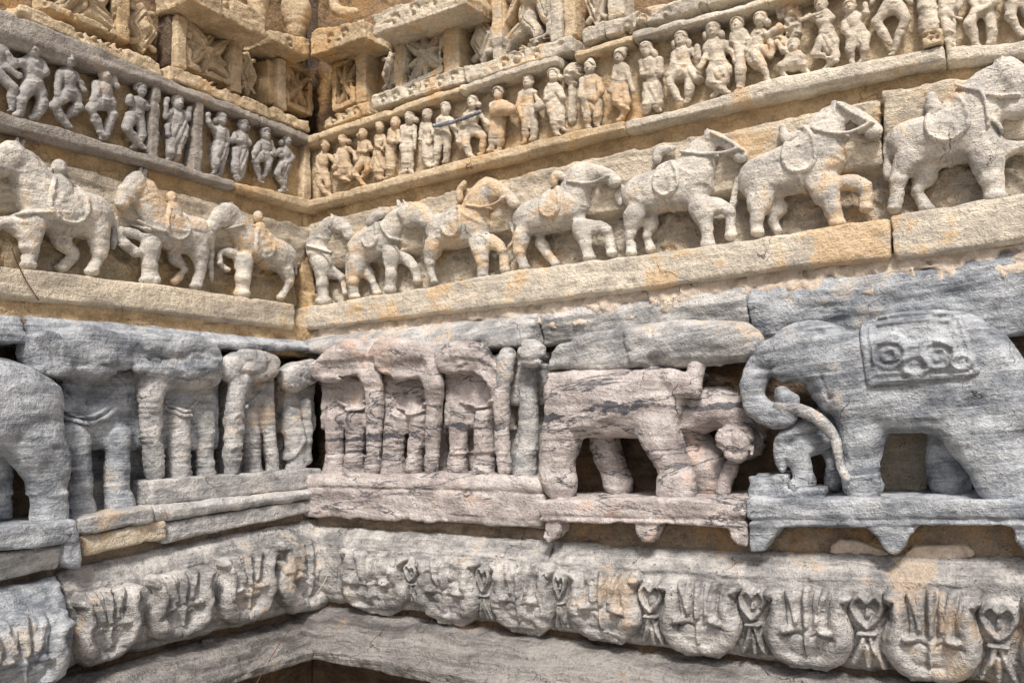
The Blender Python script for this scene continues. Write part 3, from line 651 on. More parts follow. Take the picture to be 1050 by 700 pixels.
horse('L', (100, 160, 4.667), 'hl2', 'middle horse of the left-hand wall with a curled-up foreleg and a round saddle cloth', [(490, 365, 70), (390, 365, 82), (275, 310, 84)], [(255, 265, 72), (225, 190, 56), (210, 150, 44)], [(190, 115, 40), (150, 165, 38), (112, 220, 28)],
      [('n', (482, 450, 50), (492, 530, 32), (470, 622, 30)), ('f', (365, 495, 28), (415, 540, 23), (362, 602, 22)), ('n', (255, 420, 50), (250, 520, 45), (250, 595, 45)), ('r', (190, 375, 26), (105, 360, 24), (130, 420, 26), (185, 465, 26))], (380, 340, 66, 68), [(60, 350, 22), (70, 420, 24), (95, 470, 16)] and [(548, 400, 12), (540, 480, 14), (545, 590, 14)],
      [[(160, 195), (220, 210), (280, 185)], [(190, 310), (260, 345), (320, 360)]], rider=('small rider sitting on the middle horse of the left-hand wall', [[(385, 300, 28), (370, 255, 26), (358, 225, 18)], [(340, 250, 11), (290, 200, 11)], [(390, 250, 12), (410, 300, 11)]], (355, 198, 29)), group=GL)
horse('L', (200, 180, 4.667), 'hl3', 'small horse nearest the corner on the left-hand wall with a fringed saddle cloth', [(425, 390, 60), (340, 360, 70), (240, 305, 74)], [(215, 265, 60), (165, 200, 50), (140, 180, 44)], [(135, 180, 40), (100, 215, 34), (75, 250, 24)],
      [('n', (430, 455, 38), (450, 512, 24), (412, 582, 22)), ('f', (318, 480, 24), (345, 512, 20), (320, 575, 18)), ('n', (232, 410, 44), (226, 490, 40), (225, 565, 38)), ('r', (185, 375, 22), (128, 365, 18), (120, 415, 18), (150, 450, 20))], (330, 340, 62, 60), [(480, 400, 10), (485, 470, 10)],
      [[(170, 250), (230, 235)]], rider=('small worn rider sitting on the horse nearest the corner', [[(325, 290, 26), (310, 245, 24)], [(290, 245, 10), (270, 240, 10)]], (302, 197, 27)), group=GL)
# ------------------------------------------------------------------ elephants
def chainpx(F, ps, pts, w, k=.012, fw=1., n=4):
    F.chain([ps.c3(c, c[3] if len(c) > 3 else w) for c in pts], k, fw, n=n)
def field_for(ps, pts, w0, w1, h, key, m=.012):
    a = np.array([ps.at(c)+((c[2] if len(c) > 2 else 0)*ps.px,) for c in pts])
    return Field((*(a[:, :2]-a[:, 2:]).min(0)-m, w0), (*(a[:, :2]+a[:, 2:]).max(0)+m, w1), h, key)
GE = 'elephants carved in the lower storey'
def region_poly(F, ps, pts, w=.12):
    U, Z = F.UZ; return poly2(U, Z, [ps.at(c, w) for c in pts])
def rings(F, ps, x0, x1, ys, w=.15, wd=.003, hg=-.003):
    for y in ys: F.emboss([ps.at((x0, y), w), ps.at(((x0+x1)/2, y+4), w), ps.at((x1, y), w)], wd, hg)

# large elephant facing left
ps = Pose('R', (750, 290, 1.0), .11, 150, 120)
E2 = [(45, 60, 10), (310, 60, 10), (310, 235, 5), (10, 150, 5)]
F = field_for(ps, E2, -.06, .20, .0055, 'e2')
chainpx(F, ps, [(250, 126, 44), (238, 100, 49), (212, 90, 57), (165, 96, 52), (125, 100, 44)], .090, .024)
chainpx(F, ps, [(185, 60, 18), (228, 56, 20), (262, 82, 18)], .09, .02)
chainpx(F, ps, [(98, 78, 34, .11), (78, 72, 30, .12), (62, 76, 26, .125)], .11, .02)          # head
F.prism([ps.at(c, .13) for c in ((85, 62), (118, 58), (135, 85), (122, 108), (104, 118), (94, 100))], .04, .152, .008, .01)   # ear
chainpx(F, ps, [(52, 72, 22, .12), (32, 82, 15, .12), (22, 105, 12, .125), (26, 125, 13, .13), (38, 136, 14, .14), (52, 136, 13, .145), (60, 124, 10, .145), (52, 114, 9, .14)], .13, .006)
chainpx(F, ps, [(133, 130, 27), (133, 165, 19), (132, 192, 16), (134, 207, 19)], .115, .010)   # foreleg
chainpx(F, ps, [(254, 130, 43), (262, 165, 29), (274, 190, 21), (277, 207, 22)], .115, .012)   # hind leg
chainpx(F, ps, [(230, 140, 22), (224, 175, 20), (224, 205, 20)], .02, .01)                     # far hind leg
chainpx(F, ps, [(294, 118, 8), (298, 150, 6), (297, 180, 5)], .07, .006)
F.ell((*ps.at((240, 60), .1), .1), (.05, .03, .03), .01)
F.emboss([ps.at(c) for c in spline([(85, 60), (93, 88), (104, 118)], 5)], .005, -.013)
F.emboss([ps.at(c) for c in spline([(60, 100), (78, 104), (96, 100)], 5)], .005, -.008)
F.emboss([ps.at(c) for c in spline([(150, 140), (160, 175), (158, 200)], 4)], .004, -.004)
F.emboss([ps.at(c) for c in spline([(236, 122), (248, 150), (262, 170)], 4)], .004, -.005)
F.emboss([ps.at(c) for c in spline([(104, 118), (122, 108), (135, 85)], 5)], .005, -.012)
F.bead(ps.at((94, 54)), .012, -.022)
F.emboss([ps.at(c) for c in ((30, 88), (48, 88), (60, 84))], .005, -.008)
F.emboss([ps.at(c) for c in spline([(172, 135), (205, 142), (240, 150), (285, 128)], 5)], .004, -.004)
for x in (183, 194): F.emboss([ps.at((x, 102)), ps.at((x+2, 128))], .004, -.005)
rings(F, ps, 112, 155, (189, 197), hg=.004); rings(F, ps, 252, 300, (190,), hg=.003)
for y in (118, 124, 130): F.emboss([ps.at((92+y*.05, y-12)), ps.at((118, y-22))], .004, .004)
F.front(.165, .03); F.back(-.055); F.wear(.005, .0016, .0016, .003)
t2 = thing('carved_elephant', 'R', *ps.at((165, 222)), .0, 'large blue-grey elephant facing left with a square decorated saddle cloth', 'carved elephant', GE)
build('body', 'R', F, 'grey', t2)
cl = [(131, 40), (152, 32), (200, 28), (236, 30), (257, 92), (246, 98), (190, 103), (142, 107)]
reg = region_poly(F, ps, cl); U, Z = F.UZ
tk = .005+.008*np.exp(-((reg+.008)/.004)**2)+.007*np.exp(-((reg+.024)/.003)**2)
for c, r in (((163, 74), 15), ((190, 85), 11), ((213, 74), 14), ((236, 82), 8)):
    q = np.hypot(U-ps.at(c, .15)[0], (Z-ps.at(c, .15)[1])*1.15)-r*ps.px
    tk = tk+.011*np.exp(-(q/.005)**2)+.010*np.exp(-((q+.018)/.006)**2)
sc_ = seg2(U, Z, [ps.at(c, .15) for c in spline([(150, 60), (170, 55), (185, 66), (205, 58), (225, 66), (240, 60)], 6)])
tk = tk+.009*np.exp(-(sc_/.005)**2)
build('saddle_cloth', 'R', F.shell(reg, tk, 'e2c'), 'grey', t2)
bl = spline([(255, 80), (270, 90), (284, 103), (295, 118)], 4); U, Z = F.UZ; dd = None
for i, c in enumerate(bl):
    q = np.hypot(U-ps.at(c, .14)[0], Z-ps.at(c, .14)[1])-.008; dd = q if dd is None else np.minimum(dd, q)
dd = np.minimum(dd, seg2(U, Z, [ps.at(c, .14) for c in bl])-.005)
build('bell_chain', 'R', F.shell(dd, .006, 'e2b'), 'grey', t2)

# kneeling man under its trunk (upper body lost behind the trunk)
G = Field((*ps.at((38, 232), .1), -.05), (*ps.at((112, 112), .1), .17), .0042, 'km')
chainpx(G, ps, [(104, 132, 15), (98, 148, 16), (92, 158, 15)], .07, .008)
chainpx(G, ps, [(100, 156, 15, .07), (82, 163, 14, .09), (68, 172, 12, .11), (71, 188, 11, .11), (76, 204, 9.5, .11)], .09, .006)
chainpx(G, ps, [(76, 205, 8, .11), (66, 208, 7, .125)], .11, .004)
chainpx(G, ps, [(98, 160, 13, .05), (108, 182, 11, .05), (104, 205, 9, .05)], .05, .006)
chainpx(G, ps, [(96, 140, 8, .1), (72, 148, 8, .12), (56, 158, 7.5, .125), (51, 170, 6.5, .12), (52, 190, 5.5, .115)], .12, .005)
chainpx(G, ps, [(98, 122, 10, .06), (96, 114, 9, .06)], .06, .006)
for i in range(5): G.emboss([ps.at((47+i*2.4, 190), .12), ps.at((46+i*2.6, 199), .12)], .0016, .003)
G.wear(.003, .0013, .002, .003)
tag(build('carved_person', 'R', G, 'grey'), 'headless kneeling man in the grip of the large elephant\'s trunk', 'carved person')
F = field_for(ps, [(45, 122, 6), (115, 205, 6)], .0, .19, .0045, 'rp')
chainpx(F, ps, [(47, 127, 5), (62, 128, 6), (80, 134, 6.5), (95, 145, 6), (106, 160, 5), (111, 185, 4.5), (118, 200, 4)], .15, .003)
for i in range(9): F.emboss([ps.at((55+i*6, 118+i*5)), ps.at((62+i*6, 142+i*5))], .0018, -.002)
F.wear(.002, .001, 0); tag(build('carved_rope', 'R', F, 'greyw'), 'twisted stone rope hanging from the trunk over the kneeling man', 'rope')
F = field_for(ps, [(15, 198, 2), (45, 222, 2), (92, 222, 2)], -.04, .16, .005, 'kb')
F.prism([ps.at(c, .14) for c in ((17, 198), (57, 197), (57, 211), (95, 210), (95, 223), (16, 223))], -.04, .14, rd=.008); F.wear(.003, .0015, .002, .003)
tag(build('stone_step', 'R', F, 'grey'), 'low stone step under the kneeling man', 'step')
F = field_for(ps, [(135, 150, 2), (215, 212, 2)], -.06, .03, .006, 'bk')
F.prism([ps.at(c, .0) for c in ((140, 140), (212, 142), (208, 208), (190, 216), (140, 214))], -.05, -.032, rd=.010); F.wear(.006, .002, .003, .004)
tag(build('recess_wall', 'R', F, 'rough'), 'smooth grey stone face seen under the belly of the large elephant', 'stone face')

# pink elephant facing right
ps = Pose('R', (540, 320, 3.5), .11, 300, 330)
F = field_for(ps, [(50, 190, 30), (830, 90, 30), (540, 680, 10), (130, 650, 10)], -.06, .20, .0055, 'e1')
chainpx(F, ps, [(185, 320, 120), (300, 315, 118), (430, 315, 112), (480, 310, 95)], .080, .03)
F.prism([ps.at(c, .13) for c in spline([(58, 290), (68, 225), (90, 207), (540, 207), (560, 250), (545, 400), (400, 432), (250, 450), (62, 440)], 2)], -.05, .142, .012, .03)
chainpx(F, ps, [(130, 430, 76), (112, 520, 60), (112, 580, 58), (125, 625, 58)], .11, .014)
chainpx(F, ps, [(460, 400, 80), (505, 500, 56), (530, 570, 52), (540, 640, 66)], .115, .014)
chainpx(F, ps, [(280, 470, 58), (310, 550, 46), (328, 620, 52)], .02, .012)
chainpx(F, ps, [(510, 230, 30, .13), (560, 262, 34, .14), (595, 280, 26, .14)], .14, .01)
chainpx(F, ps, [(600, 280, 22, .13), (605, 230, 24, .125), (612, 180, 26, .12)], .13, .008)
F.emboss([ps.at(c) for c in ((75, 208), (250, 205), (420, 200))], .004, -.006)
for pl in (((355, 60), (380, 130), (385, 200)), ((440, 50), (470, 110), (440, 190))): F.emboss([ps.at(c) for c in spline(pl, 4)], .004, -.006)
F.emboss([ps.at(c) for c in spline([(80, 430), (250, 400), (380, 350), (540, 335)], 4)], .0035, .003)
for y in (560, 580): F.emboss([ps.at((470, y)), ps.at((560, y-8))], .004, -.004)
for i in range(7): F.emboss([ps.at((480+i*12, 215+i*8)), ps.at((500+i*12, 200+i*8))], .002, .003)
F.front(.17, .03); F.back(-.055); F.wear(.004, .0015, .0022, .004)
t1 = thing('carved_elephant', 'R', *ps.at((320, 680)), .0, 'pink dark-veined elephant facing right in front of the crouching lion', 'carved elephant', GE)
build('body', 'R', F, 'pink', t1)
F = field_for(ps, [(60, 60, 30), (830, 110, 40), (300, 215, 10)], -.05, .20, .0055, 'e1h')
F.prism([ps.at(c, .13) for c in spline([(70, 210), (85, 150), (150, 100), (300, 55), (360, 45), (450, 195), (450, 205)], 4)], -.05, .148, .012, .03)
F.prism([ps.at(c, .13) for c in ((355, 60), (440, 50), (470, 110), (440, 190), (380, 200))], .02, .162, .006, .012)
chainpx(F, ps, [(400, 125, 78, .07), (520, 120, 76, .09), (640, 112, 72, .10), (760, 108, 62, .105), (790, 112, 50, .105)], .1, .015)
F.emboss([ps.at(c) for c in spline([(640, 150), (720, 135), (810, 115)], 4)], .006, -.006)
F.emboss([ps.at(c) for c in spline([(450, 60), (480, 120), (460, 180)], 4)], .005, -.005)
F.front(.165, .03); F.back(-.05); F.wear(.004, .0015, .0035, .003)
build('upper_body', 'R', F, 'greyw', t1)
# crouching lion and the post under its chin
F = field_for(ps, [(560, 330, 50), (790, 480, 60), (600, 600, 40)], -.06, .17, .005, 'li')
chainpx(F, ps, [(560, 380, 70), (640, 350, 68), (720, 350, 62), (770, 400, 52)], .05, .02)
chainpx(F, ps, [(590, 500, 80, .0), (640, 560, 70, .0), (680, 600, 50, .0)], .0, .03)
F.prism([ps.at(c, .1) for c in ((690, 415), (730, 405), (800, 410), (822, 450), (815, 510), (760, 540), (710, 520), (680, 470))], -.02, .125, .008, .02)
chainpx(F, ps, [(740, 545, 24, .06), (715, 600, 22, .06), (705, 650, 24, .06)], .06, .006)
for pl in (((700, 440), (740, 425), (790, 430)), ((690, 470), (740, 505), (800, 500)), ((735, 430), (740, 505)), ((780, 425), (805, 470), (795, 520))): F.emboss([ps.at(c) for c in pl], .004, -.006)
F.front(.135, .02); F.back(-.055); F.wear(.004, .002, .002, .004)
tag(build('carved_lion', 'R', F, 'pink'), 'crouching pinkish lion with a squared worn head in front of the pink elephant', 'carved lion')

# rump of the elephant at the left edge
ps = Pose('L', (0, 320, 2.917), .11, 90, 350)
F = field_for(ps, [(-260, 170, 30), (170, 170, 15), (190, 640, 8)], -.06, .20, .0055, 'e3')
chainpx(F, ps, [(70, 290, 108), (-30, 280, 125), (-160, 280, 125)], .085, .03)
chainpx(F, ps, [(95, 370, 88), (135, 460, 62), (145, 545, 44), (150, 610, 52)], .115, .014)
chainpx(F, ps, [(0, 440, 40), (-5, 520, 30), (0, 600, 30)], .03, .01)
chainpx(F, ps, [(20, 165, 12, .16), (75, 185, 13, .165), (125, 235, 13, .16), (165, 290, 12, .15)], .16, .006)
rings(F, ps, 105, 200, (535, 545), hg=.005); rings(F, ps, 100, 210, (618, 630), hg=.005)
F.front(.175, .03); F.back(-.055); F.wear(.004, .0014, .0022, .003)
t3 = thing('carved_elephant', 'L', *ps.at((40, 645)), .0, 'leftmost elephant, only its rump with a cord tail and a bordered cloth in view', 'carved elephant', GE)
build('body', 'L', F, 'grey', t3)
reg = region_poly(F, ps, [(-120, 200), (60, 190), (128, 250), (126, 365), (-120, 360)])
tk = .003+.005*np.exp(-((reg+.007)/.004)**2)+.004*np.exp(-((reg+.026)/.004)**2)
build('saddle_cloth', 'L', F.shell(reg, tk, 'e3c'), 'grey', t3)

# frontal elephants
def frontal(side, T, key, label, mat, legs, trunk, heads, chest=None, neck=None, extra=None, flat=.145, h=.0048, stri=.0016):
    ps = Pose(side, T, .11)
    pts = [c for g in legs+trunk+heads for c in g]
    F = field_for(ps, pts+(chest or []), -.05, .21, h, key)
    legs = [g+[(g[-1][0], g[-1][1]+g[-1][2]*.75, g[-1][2]*1.08)] for g in legs]
    for g in legs: chainpx(F, ps, g, .072, .006)
    if chest: chainpx(F, ps, chest, .030, .016)
    xs_ = [c[0]+sg*c[2] for g in legs+trunk for c in g for sg in (-.9, .9)]; x0_, x1_ = min(xs_), max(xs_)
    yt_ = min(c[1] for g in heads for c in g); yb_ = legs[0][0][1]+55; ye_ = max(c[1] for g in legs for c in g)
    F.prism([ps.at(c, .05) for c in ((x0_, yt_), (x1_, yt_), (x1_, yb_), (x0_, yb_))], -.05, .074, .012, .02)
    F.prism([ps.at(c, .02) for c in ((x0_, yb_-20), (x1_, yb_-20), (x1_, ye_), (x0_, ye_))], -.05, .012, .012, .02)
    for g in trunk: chainpx(F, ps, g, .11, .008)
    for g in heads: chainpx(F, ps, g, .095, .020)
    for g in legs:
        x, y, r = g[-1][:3]; rings(F, ps, x-r*1.3, x+r*1.3, (y-r*1.6, y-r*2.0), hg=-.003)
    for g in heads:                                      # eye, mouth line and tusk stub of every head
        if len(g) > 1:
            x, y, r = g[len(g)//2][:3]
            F.emboss([ps.at((x+r*.30*math.cos(a), y-r*.12+r*.2*math.sin(a)), .12) for a in np.linspace(0, 6.28, 12)], .0028, -.006); F.bead(ps.at((x, y-r*.12), .12), .005, .006)
            F.emboss([ps.at(c, .12) for c in spline([(x-r*.9, y+r*.35), (x, y+r*.55), (x+r*.9, y+r*.30)], 4)], .0045, -.011)
            F.emboss([ps.at(c, .12) for c in spline([(x-r*.7, y-r*.6), (x-r*.55, y-r*.1), (x-r*.75, y+r*.3)], 4)], .0035, -.007)
            F.chain([(*ps.at((x+r*.5, y+r*.55), .13), .13, r*.16*ps.px), (*ps.at((x+r*.75, y+r*.95), .14), .14, r*.11*ps.px)], .003)
    if extra: extra(F, ps)
    F.front(flat, .03); F.back(-.045); F.wear(.0035, .0018, stri, .005)
    xs = [c[0] for c in pts]; ys = [c[1]+c[2] for g in legs for c in g]
    t = thing('carved_elephant', side, *ps.at((sum(xs)/len(xs), max(ys))), .0, label, 'carved elephant', GE)
    build('body', side, F, mat, t)
    if neck:
        U, Z = F.UZ
        for row, r in neck:
            dd = None
            P = spline([(c[0], c[1]) for c in row], 7)
            for c in P:
                q = np.hypot(U-ps.at(c, .13)[0], Z-ps.at(c, .13)[1])-r*ps.px; dd = q if dd is None else np.minimum(dd, q)
            dd = np.minimum(dd, seg2(U, Z, [ps.at(c, .13) for c in P])-max(r*ps.px*.5, .005))
            build('necklace', side, F.shell(dd, .010, key), mat, t)
    return t
def ex1(F, ps):
    F.prism([ps.at(c, .12) for c in spline([(80, 70), (150, 55), (205, 105), (215, 170), (185, 195), (110, 190)], 3)], .05, .150, .004, .010)
    for q_ in range(4): F.emboss([ps.at((110+q_*24, 80+q_*6)), ps.at((120+q_*22, 180))], .004, -.004)
    F.emboss([ps.at(c) for c in spline([(230, 235), (265, 262), (290, 270), (320, 262), (358, 232)], 4)], .006, -.012)
    F.emboss([ps.at(c) for c in ((290, 235), (290, 275))], .005, -.008)
    F.ell((*ps.at((420, 130), .15), .155), (.020, .014, .02), .006, sub=True)
    F.emboss([ps.at(c) for c in spline([(395, 100), (440, 150), (500, 150), (560, 120)], 5)], .006, -.008)
    F.emboss([ps.at(c) for c in spline([(280, 160), (340, 175), (400, 200)], 5)], .005, -.006)
    F.bead(ps.at((318, 118)), .010, .006)
frontal('L', (0, 320, 2.917), 'f1', 'elephant seen from the front with a bell necklace and a thick trunk laid out sideways', 'grey',
        [[(215, 360, 46), (228, 470, 40), (240, 560, 34), (240, 580, 36)], [(355, 370, 40), (350, 470, 36), (350, 540, 36), (360, 565, 40)]], [[(330, 125, 58, .115), (430, 108, 46, .12), (550, 100, 44, .125), (625, 118, 40, .13), (640, 145, 34, .135), (590, 170, 32, .14), (500, 168, 32, .14), (430, 160, 34, .14)]],
        [[(175, 130, 60, .06), (235, 120, 72, .09), (300, 125, 70, .11)]], [(225, 300, 50), (290, 310, 60), (360, 300, 50)], [([(205, 265), (250, 305), (300, 310), (355, 280)], 6), ([(195, 295), (240, 320), (290, 332), (340, 315), (375, 285)], 7)], ex1)
def ex2(F, ps):
    for x in (85, 175, 285): 
        for y in range(260, 500, 17): F.emboss([ps.at((x-25, y)), ps.at((x+35, y+3))], .002, -.0035)
    F.emboss([ps.at(c) for c in spline([(195, 230), (240, 262), (300, 235)], 5)], .006, -.008)
frontal('L', (120, 330, 3.333), 'f2', 'striped frontal elephant standing behind the sideways trunk', 'greyw',
        [[(205, 330, 42), (205, 420, 40), (208, 490, 38), (210, 520, 40)], [(300, 330, 34), (300, 430, 30), (302, 510, 30), (305, 530, 32)]], [[(150, 180, 44, .10), (116, 240, 38, .105), (114, 330, 34, .095), (122, 420, 32, .09), (130, 520, 30, .09)]],
        [[(120, 170, 60, .09), (240, 165, 60, .09), (310, 180, 48, .08)]], [(200, 280, 46), (260, 280, 46), (310, 280, 40)], [([(205, 265), (240, 300), (280, 300), (310, 270)], 5), ([(205, 290), (240, 318), (290, 315)], 5)], ex2)
def ex3(F, ps):
    for c in ((402, 340), (405, 395), (395, 450)):
        F.emboss([ps.at((c[0]+24*math.cos(a), c[1]+26*math.sin(a))) for a in np.linspace(0, 5.5, 12)], .004, .008)
    for c in ((455, 185), (500, 155)): F.bead(ps.at(c), .02, -.014)
    for y in range(340, 500, 16): F.emboss([ps.at((425, y)), ps.at((545, y-5))], .002, -.003)
frontal('L', (120, 330, 3.333), 'f3', 'frontal elephant with a leaf-shaped trunk ornament and a bead necklace', 'greyw',
        [[(450, 330, 36), (455, 400, 36), (462, 470, 30), (462, 508, 32)], [(512, 280, 30), (520, 400, 26), (530, 480, 26), (532, 492, 26)]], [[(430, 190, 42, .115), (412, 240, 34, .12), (402, 320, 31, .115), (400, 400, 29, .115), (392, 510, 24, .11)]],
        [[(385, 160, 46, .1), (450, 150, 55, .11), (520, 150, 44, .1)]], [(450, 280, 40), (500, 260, 40)], [([(440, 290), (475, 285), (505, 265), (530, 240)], 8)], ex3)
def ex4(F, ps):
    F.emboss([ps.at(c) for c in spline([(610, 290), (630, 350), (640, 400), (620, 450), (605, 470)], 5)], .006, .010)
frontal('L', (120, 330, 3.333), 'f4', 'narrow elephant squeezed into the left side of the inner corner', 'greyw',
        [[(600, 320, 40), (605, 400, 38), (610, 480, 36)]], [[(645, 280, 24, .09), (645, 360, 24, .09), (645, 470, 24, .09)]], [[(600, 190, 60, .1), (660, 170, 50, .11)]], None, None, ex4)
def ex5(F, ps):
    F.chain([ps.c3(c, .145) for c in ((130, 205, 14), (225, 190, 22), (320, 166, 26))], .004, sub=True)
    F.chain([ps.c3(c, .135) for c in ((20, 235, 24), (50, 205, 26), (110, 190, 24))], .006)
    F.emboss([ps.at(c) for c in ((140, 570), (220, 575), (300, 568))], .005, .008)
    for c in ((238, 115), (405, 130)): F.emboss([ps.at((c[0]+16*math.cos(a), c[1]+16*math.sin(a))) for a in np.linspace(0, 5, 10)], .004, .005)
frontal('R', (300, 330, 4.114), 'f5', 'pinkish elephant with tied ankles beside the inner corner', 'pink',
        [[(180, 400, 46), (180, 500, 38), (178, 590, 38), (175, 615, 42)], [(265, 400, 46), (265, 500, 42), (260, 590, 42), (258, 615, 44)]], [[(300, 185, 48, .11), (335, 240, 44, .115), (346, 320, 38, .105), (347, 430, 34, .095), (345, 540, 32, .09), (340, 625, 32, .09)]],
        [[(110, 210, 40, .12), (170, 180, 62, .12), (240, 150, 70, .11), (300, 150, 60, .11)], [(180, 225, 30, .14), (230, 220, 28, .14)]], [(180, 350, 60), (260, 340, 60)], [([(150, 335), (225, 372), (300, 335)], 7)], ex5)
def ex6(F, ps):
    F.chain([ps.c3(c, .145) for c in ((372, 196, 22), (450, 192, 18), (535, 186, 24))], .004, sub=True)
    F.ell((*ps.at((310, 170), .15), .15), (.016, .018, .03), .006, sub=True)
    F.bead(ps.at((410, 130)), .012, .008)
frontal('R', (300, 330, 4.114), 'f6', 'second elephant from the corner on the right-hand wall, dark stain on its knee', 'pink',
        [[(440, 420, 52), (430, 520, 44), (425, 590, 44), (425, 615, 48)], [(535, 400, 46), (530, 480, 38), (515, 560, 34), (512, 590, 34)]], [[(555, 190, 46, .115), (590, 240, 40, .115), (600, 320, 34, .10), (594, 430, 31, .09), (590, 530, 28, .085), (585, 625, 28, .085)]],
        [[(380, 140, 62, .1), (440, 150, 68, .115), (520, 160, 60, .12), (570, 170, 50, .11)], [(440, 215, 36, .13), (500, 205, 30, .13)]], [(440, 350, 60), (530, 340, 60)], [([(400, 350), (480, 390), (555, 345)], 7)], ex6)
def ex7(F, ps):
    F.chain([ps.c3(c, .145) for c in ((115, 195, 18), (190, 178, 20), (260, 195, 28), (300, 225, 28))], .004, sub=True)
    F.prism([ps.at(c, .14) for c in spline([(120, 190), (160, 165), (200, 160), (175, 190)], 3)], .08, .155, .003, .004)
    F.emboss([ps.at(c) for c in ((130, 555), (200, 550), (310, 545))], .005, .009)
    for x in range(150, 300, 24): F.bead(ps.at((x, 345)), .006, .006)
    F.ell((*ps.at((200, 195), .16), .15), (.026, .014, .03), .006, sub=True)
frontal('R', (430, 330, 4.114), 'f7', 'elephant chained at the ankles under the broken overhang', 'pink',
        [[(170, 400, 46), (165, 480, 40), (165, 580, 40), (160, 610, 44)], [(275, 400, 46), (272, 500, 44), (275, 580, 44), (275, 615, 48)]], [[(250, 170, 44, .11), (310, 220, 42, .12), (338, 300, 38, .11), (348, 400, 34, .095), (352, 500, 32, .09), (358, 625, 28, .09)]],
        [[(110, 160, 56, .1), (180, 150, 60, .11), (250, 140, 50, .1)], [(130, 190, 20, .15), (190, 175, 20, .15)]], [(180, 320, 56), (270, 310, 50)], [([(135, 335), (220, 358), (305, 332)], 8)], ex7)
def ex8(F, ps):
    for i in range(7):
        a = i*2.4; F.bead(ps.at((470+45*math.cos(a)*i/7, 130+50*math.sin(a)*i/7)), .01, .005)
frontal('R', (430, 330, 4.114), 'f8', 'elephant pressed against the pink one, with a round ear boss above', 'greyw',
        [[(460, 300, 40), (462, 400, 42), (460, 520, 40), (450, 590, 44), (448, 615, 46)]], [[(375, 140, 36, .1), (360, 210, 36, .12), (352, 270, 32, .11), (346, 350, 30, .10)]],
        [[(470, 130, 58, .12), (474, 134, 58, .12)]], None, None, ex8)
